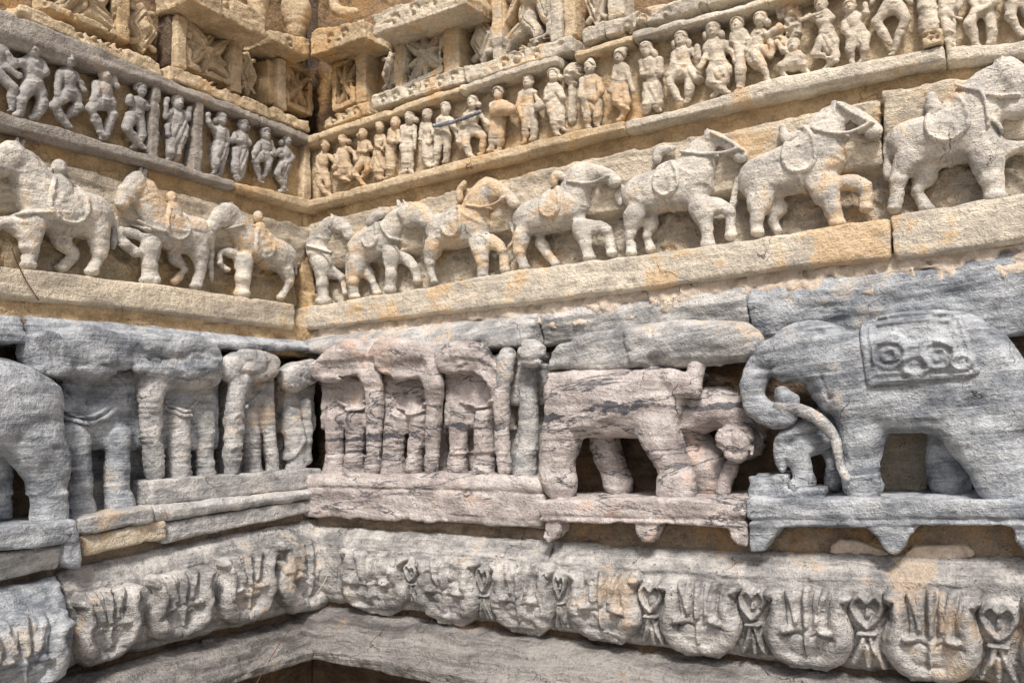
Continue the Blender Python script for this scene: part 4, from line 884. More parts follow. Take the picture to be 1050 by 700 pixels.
# ------------------------------------------------------------------ small figures of the upper frieze
def human(side, T, key, label, H, N, P, arms, legs, skirt=None, hair=(), extra=None, mat='figr', fat=1.0, group=None, h=.0024, staff=None, w0=.024, turn=0.):
    ps = Pose(side, T, .03, N[0], N[1])
    H = (H[0], H[1], H[2]*1.08); fat *= 1.24; hr = H[2]; m = ps.px
    pts = [(H[0], H[1], hr*1.5), (N[0], N[1], hr), (P[0], P[1], hr)]+[(*c, hr*.6) for g in arms+legs for c in g]
    F = field_for(ps, pts, -.014, .085, h, key, .008)
    c3 = lambda c, w, r: (*ps.at(c, w), w, r*m)
    k = hr*m*.38
    # trunk of the body
    cx, cy = N[0]*.62+P[0]*.38, N[1]*.62+P[1]*.38
    wx, wy = N[0]*.3+P[0]*.7, N[1]*.3+P[1]*.7
    F.chain([c3((N[0]*.9+P[0]*.1, N[1]*.9+P[1]*.1), w0, hr*.62*fat), c3((cx, cy), w0+.003, hr*.80*fat), c3((wx, wy), w0, hr*.62*fat), c3(P, w0, hr*.80*fat)], k, .85)
    for a in arms[:2]: F.cap(c3((N[0], N[1]+hr*.25), w0, 1)[:3], c3(a[0], w0, 1)[:3], hr*.46*m*fat, hr*.42*m*fat, k, .85)
    for g in legs: F.cap(c3(P, w0, 1)[:3], c3(g[0], w0, 1)[:3], hr*.70*m*fat, hr*.66*m*fat, k, .85)
    F.cap(c3(N, w0, 1)[:3], c3((H[0]*.7+N[0]*.3, H[1]*.7+N[1]*.3), w0+.004, 1)[:3], hr*.42*m, hr*.40*m, k*.6)
    for i, g in enumerate(legs):
        wl = w0+(.008 if i == 0 else -.001)
        q = [c3(g[0], wl, hr*.64*fat), c3(g[1], wl+.005, hr*.46*fat), c3(g[2], wl-.002, hr*.31*fat)]
        md = [(a*.55+b*.45) for a, b in zip(g[1], g[2])]
        q.insert(2, c3(md, wl+.001, hr*.42*fat))
        for a, b in zip(q[:-1], q[1:]): F.cap(a[:3], b[:3], a[3], b[3], k*.7)
        for ty in (.30, .92): F.emboss([ps.at((g[1][0]*(1-ty)+g[2][0]*ty-hr*.45, g[1][1]*(1-ty)+g[2][1]*ty), wl), ps.at((g[1][0]*(1-ty)+g[2][0]*ty+hr*.45, g[1][1]*(1-ty)+g[2][1]*ty), wl)], .0018, .0022)
        f = g[2]; dx = (g[2][0]-g[1][0]); s_ = 1 if (dx > 0 or (abs(dx) < 4 and i)) else -1
        F.cap(c3(f, wl, 1)[:3], c3((f[0]+s_*hr*.55, f[1]+hr*.22), wl+.006, 1)[:3], hr*.30*m, hr*.24*m, k*.5)
    for i, g in enumerate(arms):
        wa = w0+(.012 if i == 0 else .008)
        q = [c3(g[0], wa-.004, hr*.40*fat), c3(g[1], wa+.002, hr*.34*fat)]+[c3(c, wa+.006, hr*.27*fat) for c in g[2:]]
        for a, b in zip(q[:-1], q[1:]): F.cap(a[:3], b[:3], a[3], b[3], k*.5)
        hx = ps.at(g[-1], wa); F.ell((*hx, wa+.007), (hr*.34*m, hr*.36*m, hr*.28*m), k*.3)
        if len(g) > 2:
            F.bead(ps.at(g[1], wa), hr*.3*m, .001)
        F.emboss([ps.at((g[1][0]*.75+g[0][0]*.25-hr*.3, g[1][1]*.75+g[0][1]*.25), wa), ps.at((g[1][0]*.75+g[0][0]*.25+hr*.3, g[1][1]*.75+g[0][1]*.25), wa)], .0016, .0015)
    # head and face
    hw = w0+.012
    hu, hz = ps.at(H, hw); R = hr*m
    F.ell((hu, hz, hw), (R*.80, R*1.02, R*.86), k*.4)
    t_ = turn*R
    F.ell((hu+t_*.6, hz-R*.45, hw+R*.18), (R*.56, R*.52, R*.62), k*.5)
    F.cap((hu+t_, hz+R*.12, hw+R*.80), (hu+t_, hz-R*.22, hw+R*.93), R*.10, R*.17, R*.12)
    for s_ in (-1, 1):
        F.emboss([(hu+t_+s_*R*.20, hz+R*.08), (hu+t_+s_*R*.48, hz+R*.10)], R*.13, -R*.14)
        F.bead((hu+t_+s_*R*.34, hz+R*.05), R*.12, R*.10)
        F.ell((hu+s_*R*.80, hz-R*.05, hw-R*.1), (R*.16, R*.30, R*.25), R*.1)
    F.emboss([(hu+t_-R*.20, hz-R*.46), (hu+t_+R*.20, hz-R*.46)], R*.08, -R*.10)
    F.emboss([(hu+t_-R*.16, hz-R*.58), (hu+t_+R*.16, hz-R*.58)], R*.08, R*.05)
    # belt and necklace lines, navel
    F.emboss([ps.at((P[0]-hr*1.1, P[1]-hr*.25), w0), ps.at((P[0], P[1]-hr*.05), w0), ps.at((P[0]+hr*1.1, P[1]-hr*.25), w0)], .002, .0022)
    F.emboss([ps.at(c, w0) for c in spline([(N[0]-hr*.6, N[1]+hr*.15), (N[0], N[1]+hr*.65), (N[0]+hr*.6, N[1]+hr*.15)], 4)], .0018, .002)
    if extra: extra(F, ps, hr)
    F.front(w0+.042, .01); F.back(-.012); F.wear(.003, .0014, .0004, .005)
    t = thing('carved_figure', side, *ps.at((P[0], max(g[2][1] for g in legs))), .0, label, 'carved figure', group or ('figures of the upper frieze on the left-hand wall' if side == 'L' else 'figures of the upper frieze on the right-hand wall'))
    build('body', side, F, mat, t)
    # hair or cap: a close shell over the skull plus any buns
    G = Field((hu-R*1.9, hz-R*1.6, -.012), (hu+R*1.9, hz+R*2.1, hw+R*1.2), h, key+'h')
    G.ell((hu, hz+R*.28, hw-R*.10), (R*.92, R*.92, R*.92), .002)
    def face(U, Z, W): return np.sqrt(((U-hu-t_*.5)/(R*.74))**2+((Z-hz+R*.28)/(R*.98))**2)*R*.8-R*.8+0*W
    G.put(face, (hu-R, hz-R*1.4, -.05), (hu+R, hz+R*.8, .1), .0, True)
    for b in hair:
        bu, bz = ps.at((H[0]+b[0]*hr, H[1]+b[1]*hr), hw); G.ell((bu, bz, hw-R*.25), (b[2]*R, b[3]*R, R*.6), .002)
    for i in range(3): G.emboss([(hu-R*.9, hz+R*(.55+.2*i)), (hu+R*.9, hz+R*(.55+.2*i))], .0012, .0012)
    G.wear(.0016, .0008, 0); build('headdress', side, G, mat, t)
    if skirt:
        S = field_for(ps, [(*c, 4) for c in skirt], -.012, .075, h, key+'s', .006)
        SU, SZ = S.UZ; poly = [ps.at(c, w0) for c in skirt]
        d2 = poly2(SU, SZ, poly)
        t2_ = np.clip(-d2/(hr*m*1.0), 0, 1); H2 = w0+.004+hr*m*.75*np.sqrt(np.maximum(1-(1-t2_)**2, 0))
        cu0 = np.mean([p[0] for p in poly]); ph = (SU-cu0)/(hr*m*.30)
        H2 = H2+.0016*np.sin(ph*2.2+3*SZ/(hr*m))
        S.d = np.maximum(smax(S.G[2]-H2[:, :, None].astype(f32), np.broadcast_to(d2[:, :, None], S.d.shape).astype(f32), .002), -.01-S.G[2])
        S.wear(.0022, .001, .0008); build('skirt', side, S, mat, t)
    return t
C1, C2 = (0, 20, 5), (150, 80, 5)
C3, C4, C5, C6, C7, C8 = (310, 90, 5.3875), (420, 50, 5.3875), (540, 20, 5.3875), (670, 0, 5.8333), (790, 0, 6.6667), (910, 0, 6.6667)
BUN = [(-.9, .25, .42, .5)]; BUNR = [(.9, .25, .42, .5)]; CAP = [(0, -.75, .75, .45)]; CROWN = [(0, -.8, .6, .75)]
human('L', C1, 'a1', 'bent figure cut by the left edge reaching its arms to its neighbour', (8, 62, 34), (0, 118), (-30, 265), [[(20, 150), (45, 190), (75, 215)], [(-10, 190), (40, 250), (95, 290)]], [[(-20, 280), (65, 350), (60, 460)], [(-50, 290), (-40, 370), (-55, 440)]], hair=BUN, mat='figl')
human('L', C1, 'a2', 'stocky figure with a sash over the shoulder striding left at the far left', (165, 152, 40), (160, 205), (172, 335), [[(118, 222), (65, 232), (35, 180)], [(208, 225), (232, 270), (215, 285)]], [[(145, 350), (105, 415), (98, 480)], [(200, 362), (215, 430), (182, 495)]], hair=CAP, mat='figl', fat=1.08, turn=.12)
human('L', C1, 'a3', 'dancer in a flat round cap with one bent leg across the other', (350, 208, 36), (345, 262), (355, 380), [[(308, 280), (295, 335), (290, 385)], [(388, 288), (415, 330), (428, 365)]], [[(330, 390), (275, 445), (345, 545)], [(385, 395), (400, 445), (335, 505)]], hair=[(0, -.85, .8, .4)], mat='figl')
human('L', C1, 'a4', 'wide-hipped dancer raising one arm behind her head', (537, 285, 34), (530, 330), (530, 425), [[(493, 335), (490, 390), (475, 415)], [(573, 320), (597, 345), (572, 262)]], [[(500, 432), (465, 460), (520, 590)], [(562, 430), (580, 485), (535, 605)]], hair=CAP, mat='figl', fat=1.05)
human('L', C1, 'a5', 'cross-legged standing dancer left of the first upright bar', (720, 362, 33), (712, 410), (698, 490), [[(688, 420), (660, 425), (662, 400)], [(745, 432), (755, 455), (705, 432)]], [[(670, 500), (648, 565), (728, 655)], [(715, 520), (728, 585), (692, 650)]], hair=CROWN, mat='figl')
human('L', C2, 'a6', 'four-armed crowned deity with a bulging robe between the two upright bars', (160, 128, 32), (155, 168), (152, 300), [[(122, 178), (97, 200), (102, 115)], [(190, 185), (213, 205), (220, 155)], [(128, 205), (106, 250), (110, 290)], [(190, 210), (205, 260), (198, 300)]], [[(130, 330), (120, 380), (116, 418)], [(160, 340), (155, 385), (150, 425)]],
      skirt=[(112, 215), (195, 215), (212, 290), (195, 345), (160, 360), (120, 345), (98, 290)], hair=CROWN, mat='figl')
human('L', C2, 'a7', 'standing figure in a long wrap right of the second upright bar', (385, 210, 29), (376, 250), (376, 360), [[(345, 262), (318, 225), (312, 190)], [(405, 272), (415, 330), (388, 300)]], [[(362, 370), (356, 430), (350, 485)], [(395, 370), (386, 430), (376, 492)]], skirt=[(345, 320), (412, 320), (418, 370), (400, 440), (345, 440), (340, 370)], hair=BUN, mat='figl')
human('L', C2, 'a8', 'robed figure with hands joined at the chest on the left-hand wall', (496, 247, 29), (487, 282), (478, 362), [[(455, 292), (440, 318), (480, 322)], [(512, 300), (525, 335), (490, 328)]], [[(460, 380), (456, 450), (460, 510)], [(492, 380), (488, 450), (480, 518)]], skirt=[(450, 340), (510, 345), (518, 400), (495, 495), (450, 490), (442, 400)], hair=BUNR, mat='figl')
human('L', C2, 'a9', 'dancer with hand on thigh holding the arm of the last figure', (610, 288, 29), (605, 328), (605, 395), [[(577, 338), (552, 388), (547, 412)], [(635, 335), (652, 378), (690, 398)]], [[(582, 405), (558, 430), (583, 530)], [(625, 410), (620, 460), (595, 505)]], hair=CAP, mat='figl')
human('L', C2, 'a10', 'swaying figure nearest the inner corner on the left-hand wall', (720, 322, 27), (712, 358), (700, 440), [[(688, 370), (662, 390), (640, 388)], [(732, 378), (750, 410), (718, 430)]], [[(690, 450), (672, 490), (708, 570)], [(720, 450), (708, 510), (700, 575)]], skirt=[(685, 420), (725, 420), (728, 460), (700, 530), (670, 500), (668, 460)], hair=BUN, mat='figl')
human('R', C3, 'c1', 'badly worn bending figure nearest the inner corner on the right-hand wall', (125, 322, 28), (122, 362), (112, 480), [[(92, 385), (85, 430), (95, 470)], [(158, 385), (180, 405), (188, 380)]], [[(100, 490), (92, 530), (138, 588)], [(130, 490), (145, 540), (148, 588)]], hair=CAP, mat='figo')
human('R', C3, 'c2', 'worn swaying figure second from the corner, legs tucked to the left', (225, 288, 29), (230, 330), (240, 450), [[(207, 350), (195, 400), (182, 445)], [(258, 342), (288, 360), (298, 398)]], [[(225, 465), (190, 478), (245, 508)], [(258, 455), (272, 482), (240, 515)]], hair=BUNR, mat='figo')
human('R', C3, 'c3', 'small running figure with folded arms near the corner', (335, 258, 27), (340, 300), (348, 395), [[(317, 312), (312, 350), (348, 355)], [(368, 312), (380, 340), (350, 352)]], [[(332, 410), (288, 470), (342, 538)], [(365, 410), (360, 455), (328, 500)]], hair=BUN, mat='figo')
human('R', C3, 'c4', 'figure in a flared skirt beside the robed walker', (430, 218, 27), (430, 260), (426, 375), [[(407, 280), (412, 320), (440, 340)], [(453, 282), (460, 322), (440, 332)]], [[(412, 400), (412, 455), (418, 500)], [(440, 400), (442, 455), (446, 500)]], skirt=[(405, 345), (448, 345), (470, 455), (430, 466), (375, 462)], hair=CROWN, mat='figo')
human('R', C3, 'c5', 'slim robed walker seen like a post', (515, 195, 28), (508, 232), (492, 350), [[(490, 245), (482, 290), (502, 300)], [(530, 245), (540, 290), (525, 300)]], [[(482, 380), (480, 440), (480, 492)], [(500, 380), (500, 440), (496, 492)]], skirt=[(470, 300), (510, 300), (512, 400), (508, 490), (468, 490), (466, 400)], hair=CAP, mat='figo')
human('R', C3, 'c6', 'upright bare-legged figure with hanging arms and a round ear bun', (595, 168, 31), (590, 212), (582, 312), [[(556, 222), (560, 262), (548, 298)], [(618, 222), (622, 272), (620, 338)]], [[(562, 330), (566, 400), (565, 465)], [(602, 330), (597, 400), (602, 465)]], hair=BUNR, mat='figr')
human('R', C3, 'c7', 'draped figure walking close behind the sash bearer', (690, 152, 28), (690, 195), (690, 300), [[(666, 210), (656, 260), (652, 288)], [(714, 222), (730, 270), (702, 308)]], [[(678, 310), (680, 370), (690, 428)], [(708, 320), (714, 380), (720, 428)]], skirt=[(668, 250), (715, 250), (718, 320), (700, 350), (668, 330)], hair=CAP, mat='figr')
human('R', C3, 'c8', 'figure holding the left end of the dark blue sash', (790, 118, 31), (786, 162), (786, 262), [[(756, 182), (742, 230), (732, 258)], [(820, 182), (845, 240), (862, 278)]], [[(758, 280), (748, 350), (738, 425)], [(800, 280), (800, 340), (796, 405)]], hair=CAP, mat='figr')
human('R', C4, 'd1', 'dancer with a dark blue sash across the chest and a raised knee', (350, 298, 32), (346, 345), (336, 450), [[(312, 370), (292, 430), (275, 515)], [(388, 365), (418, 398), (440, 418)]], [[(312, 470), (312, 530), (332, 590)], [(365, 455), (412, 492), (400, 575)]], hair=BUNR, mat='figr')
human('R', C4, 'd2', 'drummer holding a drum at the waist', (490, 248, 34), (490, 292), (492, 385), [[(456, 310), (462, 368), (500, 370)], [(530, 305), (570, 330), (540, 358)]], [[(468, 400), (460, 470), (455, 555)], [(508, 400), (505, 470), (496, 560)]], hair=CAP, mat='figr')
human('R', C4, 'd3', 'slender figure reaching a round pot toward the next figure', (655, 184, 33), (655, 232), (660, 325), [[(618, 257), (597, 320), (620, 378)], [(690, 250), (712, 290), (742, 318)]], [[(642, 340), (640, 430), (636, 515)], [(680, 340), (690, 420), (686, 498)]], hair=CROWN, mat='figr')
human('R', C4, 'd4', 'figure with one hand on the breast left of the carved tree', (795, 148, 35), (792, 196), (800, 302), [[(760, 222), (756, 290), (785, 262)], [(825, 222), (848, 275), (815, 232)]], [[(785, 320), (800, 400), (815, 470)], [(828, 320), (840, 390), (848, 445)]], skirt=[(765, 310), (838, 305), (850, 370), (835, 420), (790, 420)], hair=BUNR, mat='figr')
human('R', C5, 'd5', 'bearded broad figure with folded hands under the broken lip', (350, 268, 33), (350, 312), (355, 430), [[(310, 340), (300, 432), (375, 442)], [(395, 340), (412, 400), (385, 430)]], [[(330, 460), (334, 530), (335, 592)], [(388, 460), (390, 530), (390, 585)]], skirt=[(305, 455), (405, 450), (410, 520), (360, 530), (310, 540)], hair=CROWN, mat='figr', fat=1.1)
human('R', C5, 'd6', 'dancer with a worn face under a small canopy, legs crossed', (515, 210, 34), (520, 250), (530, 352), [[(492, 272), (486, 330), (465, 398)], [(553, 272), (562, 310), (590, 395)]], [[(508, 388), (492, 450), (545, 490)], [(553, 388), (553, 460), (525, 548)]], hair=[(0, -1.1, 1.15, .4)], mat='figr')
human('R', C5, 'd7', 'robed figure with praying hands and hair down to the shoulder', (660, 170, 38), (668, 218), (695, 330), [[(632, 235), (642, 312), (695, 300)], [(733, 232), (745, 300), (692, 282)]], [[(672, 420), (666, 470), (662, 505)], [(718, 420), (725, 465), (725, 495)]], skirt=[(645, 345), (742, 340), (750, 420), (745, 480), (655, 490), (640, 430)], hair=BUNR+[(1.1, .5, .4, .6)], mat='figr')
human('R', C6, 'e1', 'dancer with long side locks and one knee turned out', (165, 238, 41), (170, 284), (185, 405), [[(128, 325), (117, 390), (85, 452)], [(232, 308), (268, 348), (265, 285)]], [[(150, 428), (97, 488), (148, 595)], [(220, 430), (215, 520), (206, 605)]], skirt=[(130, 405), (240, 400), (300, 470), (250, 500), (180, 470), (110, 500), (90, 480)], hair=[(-1.0, .6, .4, .7), (1.0, .5, .4, .7)], mat='figr')
human('R', C6, 'e2', 'tall dancer with crossed feet and a short pleated skirt', (355, 184, 44), (362, 236), (388, 380), [[(325, 282), (307, 350), (278, 412)], [(438, 272), (478, 320), (490, 368)]], [[(350, 430), (342, 490), (425, 545)], [(438, 425), (420, 490), (375, 565)]], skirt=[(335, 395), (462, 395), (475, 440), (440, 505), (380, 500), (325, 480)], hair=[(-1.0, .6, .38, .6), (1.05, .5, .4, .6)], mat='figr')
human('R', C6, 'e3', 'straight-legged figure standing like a pillar beside the tall dancer', (500, 150, 42), (512, 195), (518, 280), [[(485, 215), (478, 250), (500, 280)], [(548, 215), (580, 250), (560, 300)]], [[(510, 300), (515, 420), (512, 535)], [(530, 300), (528, 420), (525, 540)]], hair=[(0, -.9, .9, 1.0)], mat='figr')
human('R', C6, 'e4', 'dancer leaning back and pointing an arm to the upper right', (640, 122, 41), (634, 182), (622, 300), [[(600, 215), (680, 208), (755, 168)], [(680, 222), (718, 285), (700, 335)]], [[(600, 318), (652, 395), (682, 485)], [(560, 312), (592, 370), (640, 420)]], skirt=[(590, 260), (690, 270), (720, 330), (690, 350), (600, 340)], hair=CAP+BUNR, mat='figr', turn=-.15)
human('R', C6, 'e5', 'small crouching worn figure below the carved foliage', (838, 275, 37), (836, 322), (835, 385), [[(812, 320), (775, 300), (742, 262)], [(866, 325), (890, 350), (870, 385)]], [[(800, 385), (765, 395), (775, 445)], [(868, 380), (900, 390), (905, 425)]], hair=CAP, mat='figr')
def flute(F, ps, hr):
    a, b = ps.at((205, 140), .055), ps.at((352, 78), .055); F.cap((*a, .056), (*b, .05), .004, .004, .002)
human('R', C7, 'g1', 'flute player with crossed legs holding the flute out to the left', (345, 32, 42), (356, 82), (385, 240), [[(418, 125), (340, 152), (270, 112)], [(312, 108), (290, 135), (245, 125)]], [[(345, 285), (300, 370), (430, 410)], [(430, 290), (440, 390), (385, 460)]], skirt=[(335, 235), (450, 225), (470, 290), (445, 375), (390, 385), (340, 350), (300, 350)], hair=CROWN, mat='figr', extra=flute, turn=-.12)
human('R', C7, 'g2', 'standing figure raising one arm, right of the flute player', (540, 50, 42), (550, 98), (606, 225), [[(502, 160), (512, 215), (532, 245)], [(622, 122), (655, 90), (650, 45)]], [[(562, 250), (542, 340), (560, 432)], [(640, 250), (642, 340), (630, 412)]], skirt=[(548, 225), (655, 215), (665, 330), (600, 340), (530, 300)], hair=CAP, mat='figr')
human('R', C7, 'g3', 'large striding figure cut by the top edge, left of the round column', (800, -170, 44), (820, -115), (850, 40), [[(770, -80), (720, -40), (690, 20)], [(890, -80), (930, -20), (960, 20)]], [[(885, 60), (925, 130), (838, 365)], [(800, 60), (720, 150), (815, 300)]], hair=CAP, mat='figr', fat=1.15)
human('R', C8, 'g4', 'figure cut by the top edge with a hand held out, right of the round column', (415, -140, 42), (418, -90), (412, 50), [[(372, -50), (382, 90), (510, 130)], [(460, -50), (500, 0), (480, 60)]], [[(395, 100), (408, 220), (425, 345)], [(440, 80), (440, 200), (450, 320)]], hair=CAP, mat='figr', fat=1.1)
human('R', C8, 'g5', 'sturdy figure cut by the top edge with both knees bent', (640, -170, 44), (645, -115), (650, 40), [[(735, -60), (735, 20), (595, 90)], [(600, -70), (560, -20), (590, 40)]], [[(610, 80), (560, 160), (605, 300)], [(690, 70), (712, 170), (708, 285)]], hair=CAP, mat='figr', fat=1.2)
human('R', C8, 'g6', 'striding figure at the right edge, mostly above the picture', (905, -190, 44), (905, -135), (900, 0), [[(860, -90), (830, -40), (850, 20)], [(950, -90), (980, -40), (990, 20)]], [[(850, 40), (835, 110), (915, 235)], [(940, 40), (985, 120), (980, 230)]], hair=CAP, mat='figr', fat=1.2)
# things among the figures
def blob(name, side, T, key, chains, mat, label, cat, w=.02, h=.003, extra=None, wear=(.003, .0015, .0006), group=None, wb=-.012, wt=.085, k=.006, front=None):
    ps = Pose(side, T, .03, chains[0][0][0], chains[0][0][1])
    F = field_for(ps, [c for g in chains for c in g], wb, wt, h, key, .008)
    for g in chains: F.chain([ps.c3(c, c[3] if len(c) > 3 else w) for c in g], k)
    if extra: extra(F, ps)
    if front: F.front(front, .01)
    F.back(wb+.002); F.wear(*wear)
    return tag(build(name, side, F, mat), label, cat, group)
def leafy(n, cx, cy, rx, ry, seed):
    def ex(F, ps):
        r = np.random.default_rng(seed)
        for i in range(n):
            a, q = r.random()*6.28, math.sqrt(r.random()); F.bead(ps.at((cx+rx*q*math.cos(a), cy+ry*q*math.sin(a)), .04), .0042, .005 if i % 3 else -.006)
    return ex
blob('carved_tree', 'R', C5, 'tr', [[(262, 300, 58), (255, 320, 50)], [(258, 350, 24), (254, 430, 22), (252, 560, 24)]], 'figr', 'carved tree with a bushy round crown between two figures', 'carved tree', .006, extra=leafy(60, 262, 305, 55, 62, 3))
blob('carved_tree', 'R', C7, 'tr2', [[(150, 110, 60), (90, 60, 60), (160, 30, 55)], [(150, 160, 40), (170, 240, 40)], [(60, 300, 45), (110, 330, 50)], [(150, 430, 46), (200, 425, 40)]], 'figr', 'worn carved foliage left of the flute player', 'carved tree', .006, extra=leafy(90, 120, 200, 110, 200, 5), wear=(.006, .004, .001))
blob('carved_pot', 'R', C4, 'pt', [[(712, 320, 26), (735, 315, 20)]], 'figr', 'round pot held between two figures of the frieze', 'carved pot', .04)
blob('carved_drum', 'R', C4, 'dm', [[(470, 350, 26, .045), (530, 335, 34, .05), (560, 335, 26, .05)]], 'figr', 'barrel drum held by the drummer', 'carved drum', .05)
blob('sash', 'R', C4, 'sh', [[(135, 425, 9), (220, 410, 10), (300, 385, 11), (390, 350, 12)]], 'grey', 'dark blue grey sash stretched across three figures', 'carved sash', .058)
# uprights between the left-hand figures, column on the right-hand wall
def bar(side, quad, w0, w1, mat, label, name='upright_bar', cat='upright bar', grooves=(), group=None, h=.004, rd=.004):
    P = [uz(side, *c, (w1)) for c in quad]; A = np.array(P)
    F = Field((*(A.min(0)-.004), w0), (*(A.max(0)+.004), w1+.02), h, label)
    F.prism(P, w0, w1, 0, rd)
    for a, b, wd, hg in grooves: F.emboss([uz(side, *a, w1), uz(side, *b, w1)], wd, hg)
    F.wear(.0025, .0012, .0006, .004)
    return tag(build(name, side, F, mat), label, cat, group)
GB = 'uprights of the left-hand figure frieze'
bar('L', [(158, 86), (166, 89), (163, 164), (154, 161)], -.02, .05, 'taupe', 'grey upright bar left of the four-armed deity', group=GB)
bar('L', [(202, 102), (210, 105), (207, 178), (198, 175)], -.02, .05, 'taupe', 'speckled upright bar right of the four-armed deity', group=GB)
bar('L', [(313, 146), (319, 149), (319, 208), (311, 205)], -.02, .035, 'tan', 'pale upright bar in the inner corner of the figure frieze', group=GB)
t = thing('carved_column', 'R', *uz('R', 953, 48, .03), .0, 'short round carved column standing among the upper figures', 'carved column')
ps = Pose('R', C8, .03, 280, 100)
F = field_for(ps, [(265, -300, 60), (285, 190, 80)], -.012, .1, .004, 'clm')
F.chain([ps.c3(c, .02) for c in ((262, -300, 56), (268, 0, 60), (282, 120, 70), (288, 190, 76))], .004, .9, n=3)
for y in (15, 30, 150): F.emboss([ps.at((190, y), .06), ps.at((370, y-8), .06)], .003, .004 if y < 100 else -.003)
F.wear(.003, .0015, .001, .003); build('shaft', 'R', F, 'figr', t)
F = field_for(ps, [(215, 190, 10), (385, 330, 10)], -.012, .1, .004, 'clb')
F.prism([ps.at(c, .06) for c in ((225, 215), (365, 195), (378, 300), (240, 335))], -.01, .07, rd=.006)
for c in ((300, 235), (300, 275), (340, 265), (260, 255), (325, 235)): F.bead(ps.at(c, .06), .004, -.012)
F.wear(.004, .003, .001, .01); build('base', 'R', F, 'tan', t)
# ------------------------------------------------------------------ lotus band ornaments
def prof_of(side, top, bot, P):
    def f(U, Z):
        zt, zb = top(U), bot(U); return np.interp((Z-zb)/(zt-zb), [p[0] for p in P], [p[1] for p in P])
    return f
HALF = [(0, .0), (.30, -.02), (.48, .06), (.80, .16), (.99, .34), (1.02, .50), (.93, .64), (.84, .74), (.88, .82), (1.0, .88), (1.0, .97), (.85, 1.02), (.55, 1.0), (.3, .99), (0, 1.02)]
def domes(A, B, asp, comps):
    """carved swellings side by side: the highest one wins, leaving crisp valleys between"""
    H = np.full(np.broadcast(A, B).shape, -1., f32); Y = B*asp
    for chain, hg, pw in comps:
        q = np.full(H.shape, 9., f32)
        P = spline([(c[0], c[1]*asp, c[2]) for c in chain], 4) if len(chain) > 2 else [(c[0], c[1]*asp, c[2]) for c in chain]
        for a, b in zip(P[:-1], P[1:]):
            ux, uy = b[0]-a[0], b[1]-a[1]; t = np.clip(((A-a[0])*ux+(Y-a[1])*uy)/(ux*ux+uy*uy+1e-9), 0, 1)
            q = np.minimum(q, np.sqrt((A-a[0]-t*ux)**2+(Y-a[1]-t*uy)**2)/(a[2]+(b[2]-a[2])*t))
        H = np.maximum(H, np.where(q < 1, hg*np.maximum(1-q*q, 0)**pw, -1))
    return H
def motif(kind, side, x0, x1, top, bot, key, label, mat, prof, comps, outline, plate, worn, cat, group, h=.0030, grooves=(), wdev=.165):
    def at(a, b):
        s = (a+1)/2; x = x0+(x1-x0)*s
        yb = bot[0]+(bot[1]-bot[0])*s; yt = top[0]+(top[1]-top[0])*s
        return np.array(uz(side, x, yb+(yt-yb)*b, wdev))
    out = [tuple(at(*c)) for c in outline]; Ar = np.array(out)
    F = Field((*(Ar.min(0)-.006), .06), (*(Ar.max(0)+.006), .27), h, key)
    U, Z = F.UZ; U2 = U+0*Z; Z2 = Z+0*U
    o = at(0, 0); e1 = at(1, .5)-at(0, .5); e2 = at(0, 1)-o; e1[1] = at(1, 0)[1]-o[1]
    det = e1[0]*e2[1]-e1[1]*e2[0]
    A = ((U2-o[0])*e2[1]-(Z2-o[1])*e2[0])/det; B = (e1[0]*(Z2-o[1])-e1[1]*(U2-o[0]))/det
    n1 = noise3((U2.shape[0], U2.shape[1], 2), h, (.035, .02, 1), F.rng)[:, :, 0]; n2 = noise3((U2.shape[0], U2.shape[1], 2), h, (.02, .02, 1), F.rng)[:, :, 0]
    A = A+n2*(.012+.03*worn); B = B+n1*(.006+.02*worn)
    asp = abs(e2[1]/e1[0])
    sd = poly2(U, Z, out)
    H = np.maximum(domes(A, B, asp, comps), plate*np.sqrt(np.maximum(1-(1-np.clip(-sd/.020, 0, 1))**2, 0)))
    for pts, wd, hg in grooves:
        H = H+hg*np.exp(-(seg2(A, B*asp, [(c[0], c[1]*asp) for c in pts])/wd)**2)
    H = H*(1-worn*.35)+worn*.012*n1-worn*.014*np.maximum(n2-.2, 0)
    pf = prof(U2, Z2)
    F.d = smax(F.G[2]-(pf+np.maximum(H, -.008)+.001).astype(f32)[:, :, None], np.broadcast_to(sd[:, :, None].astype(f32), F.d.shape), .003)
    F.d = np.maximum(F.d, (pf-.02).astype(f32)[:, :, None]-F.G[2])
    F.wear(.0014+.0035*worn, .0009, .0006, .004+.012*worn)
    return tag(build(kind, side, F, mat), label, cat, group)
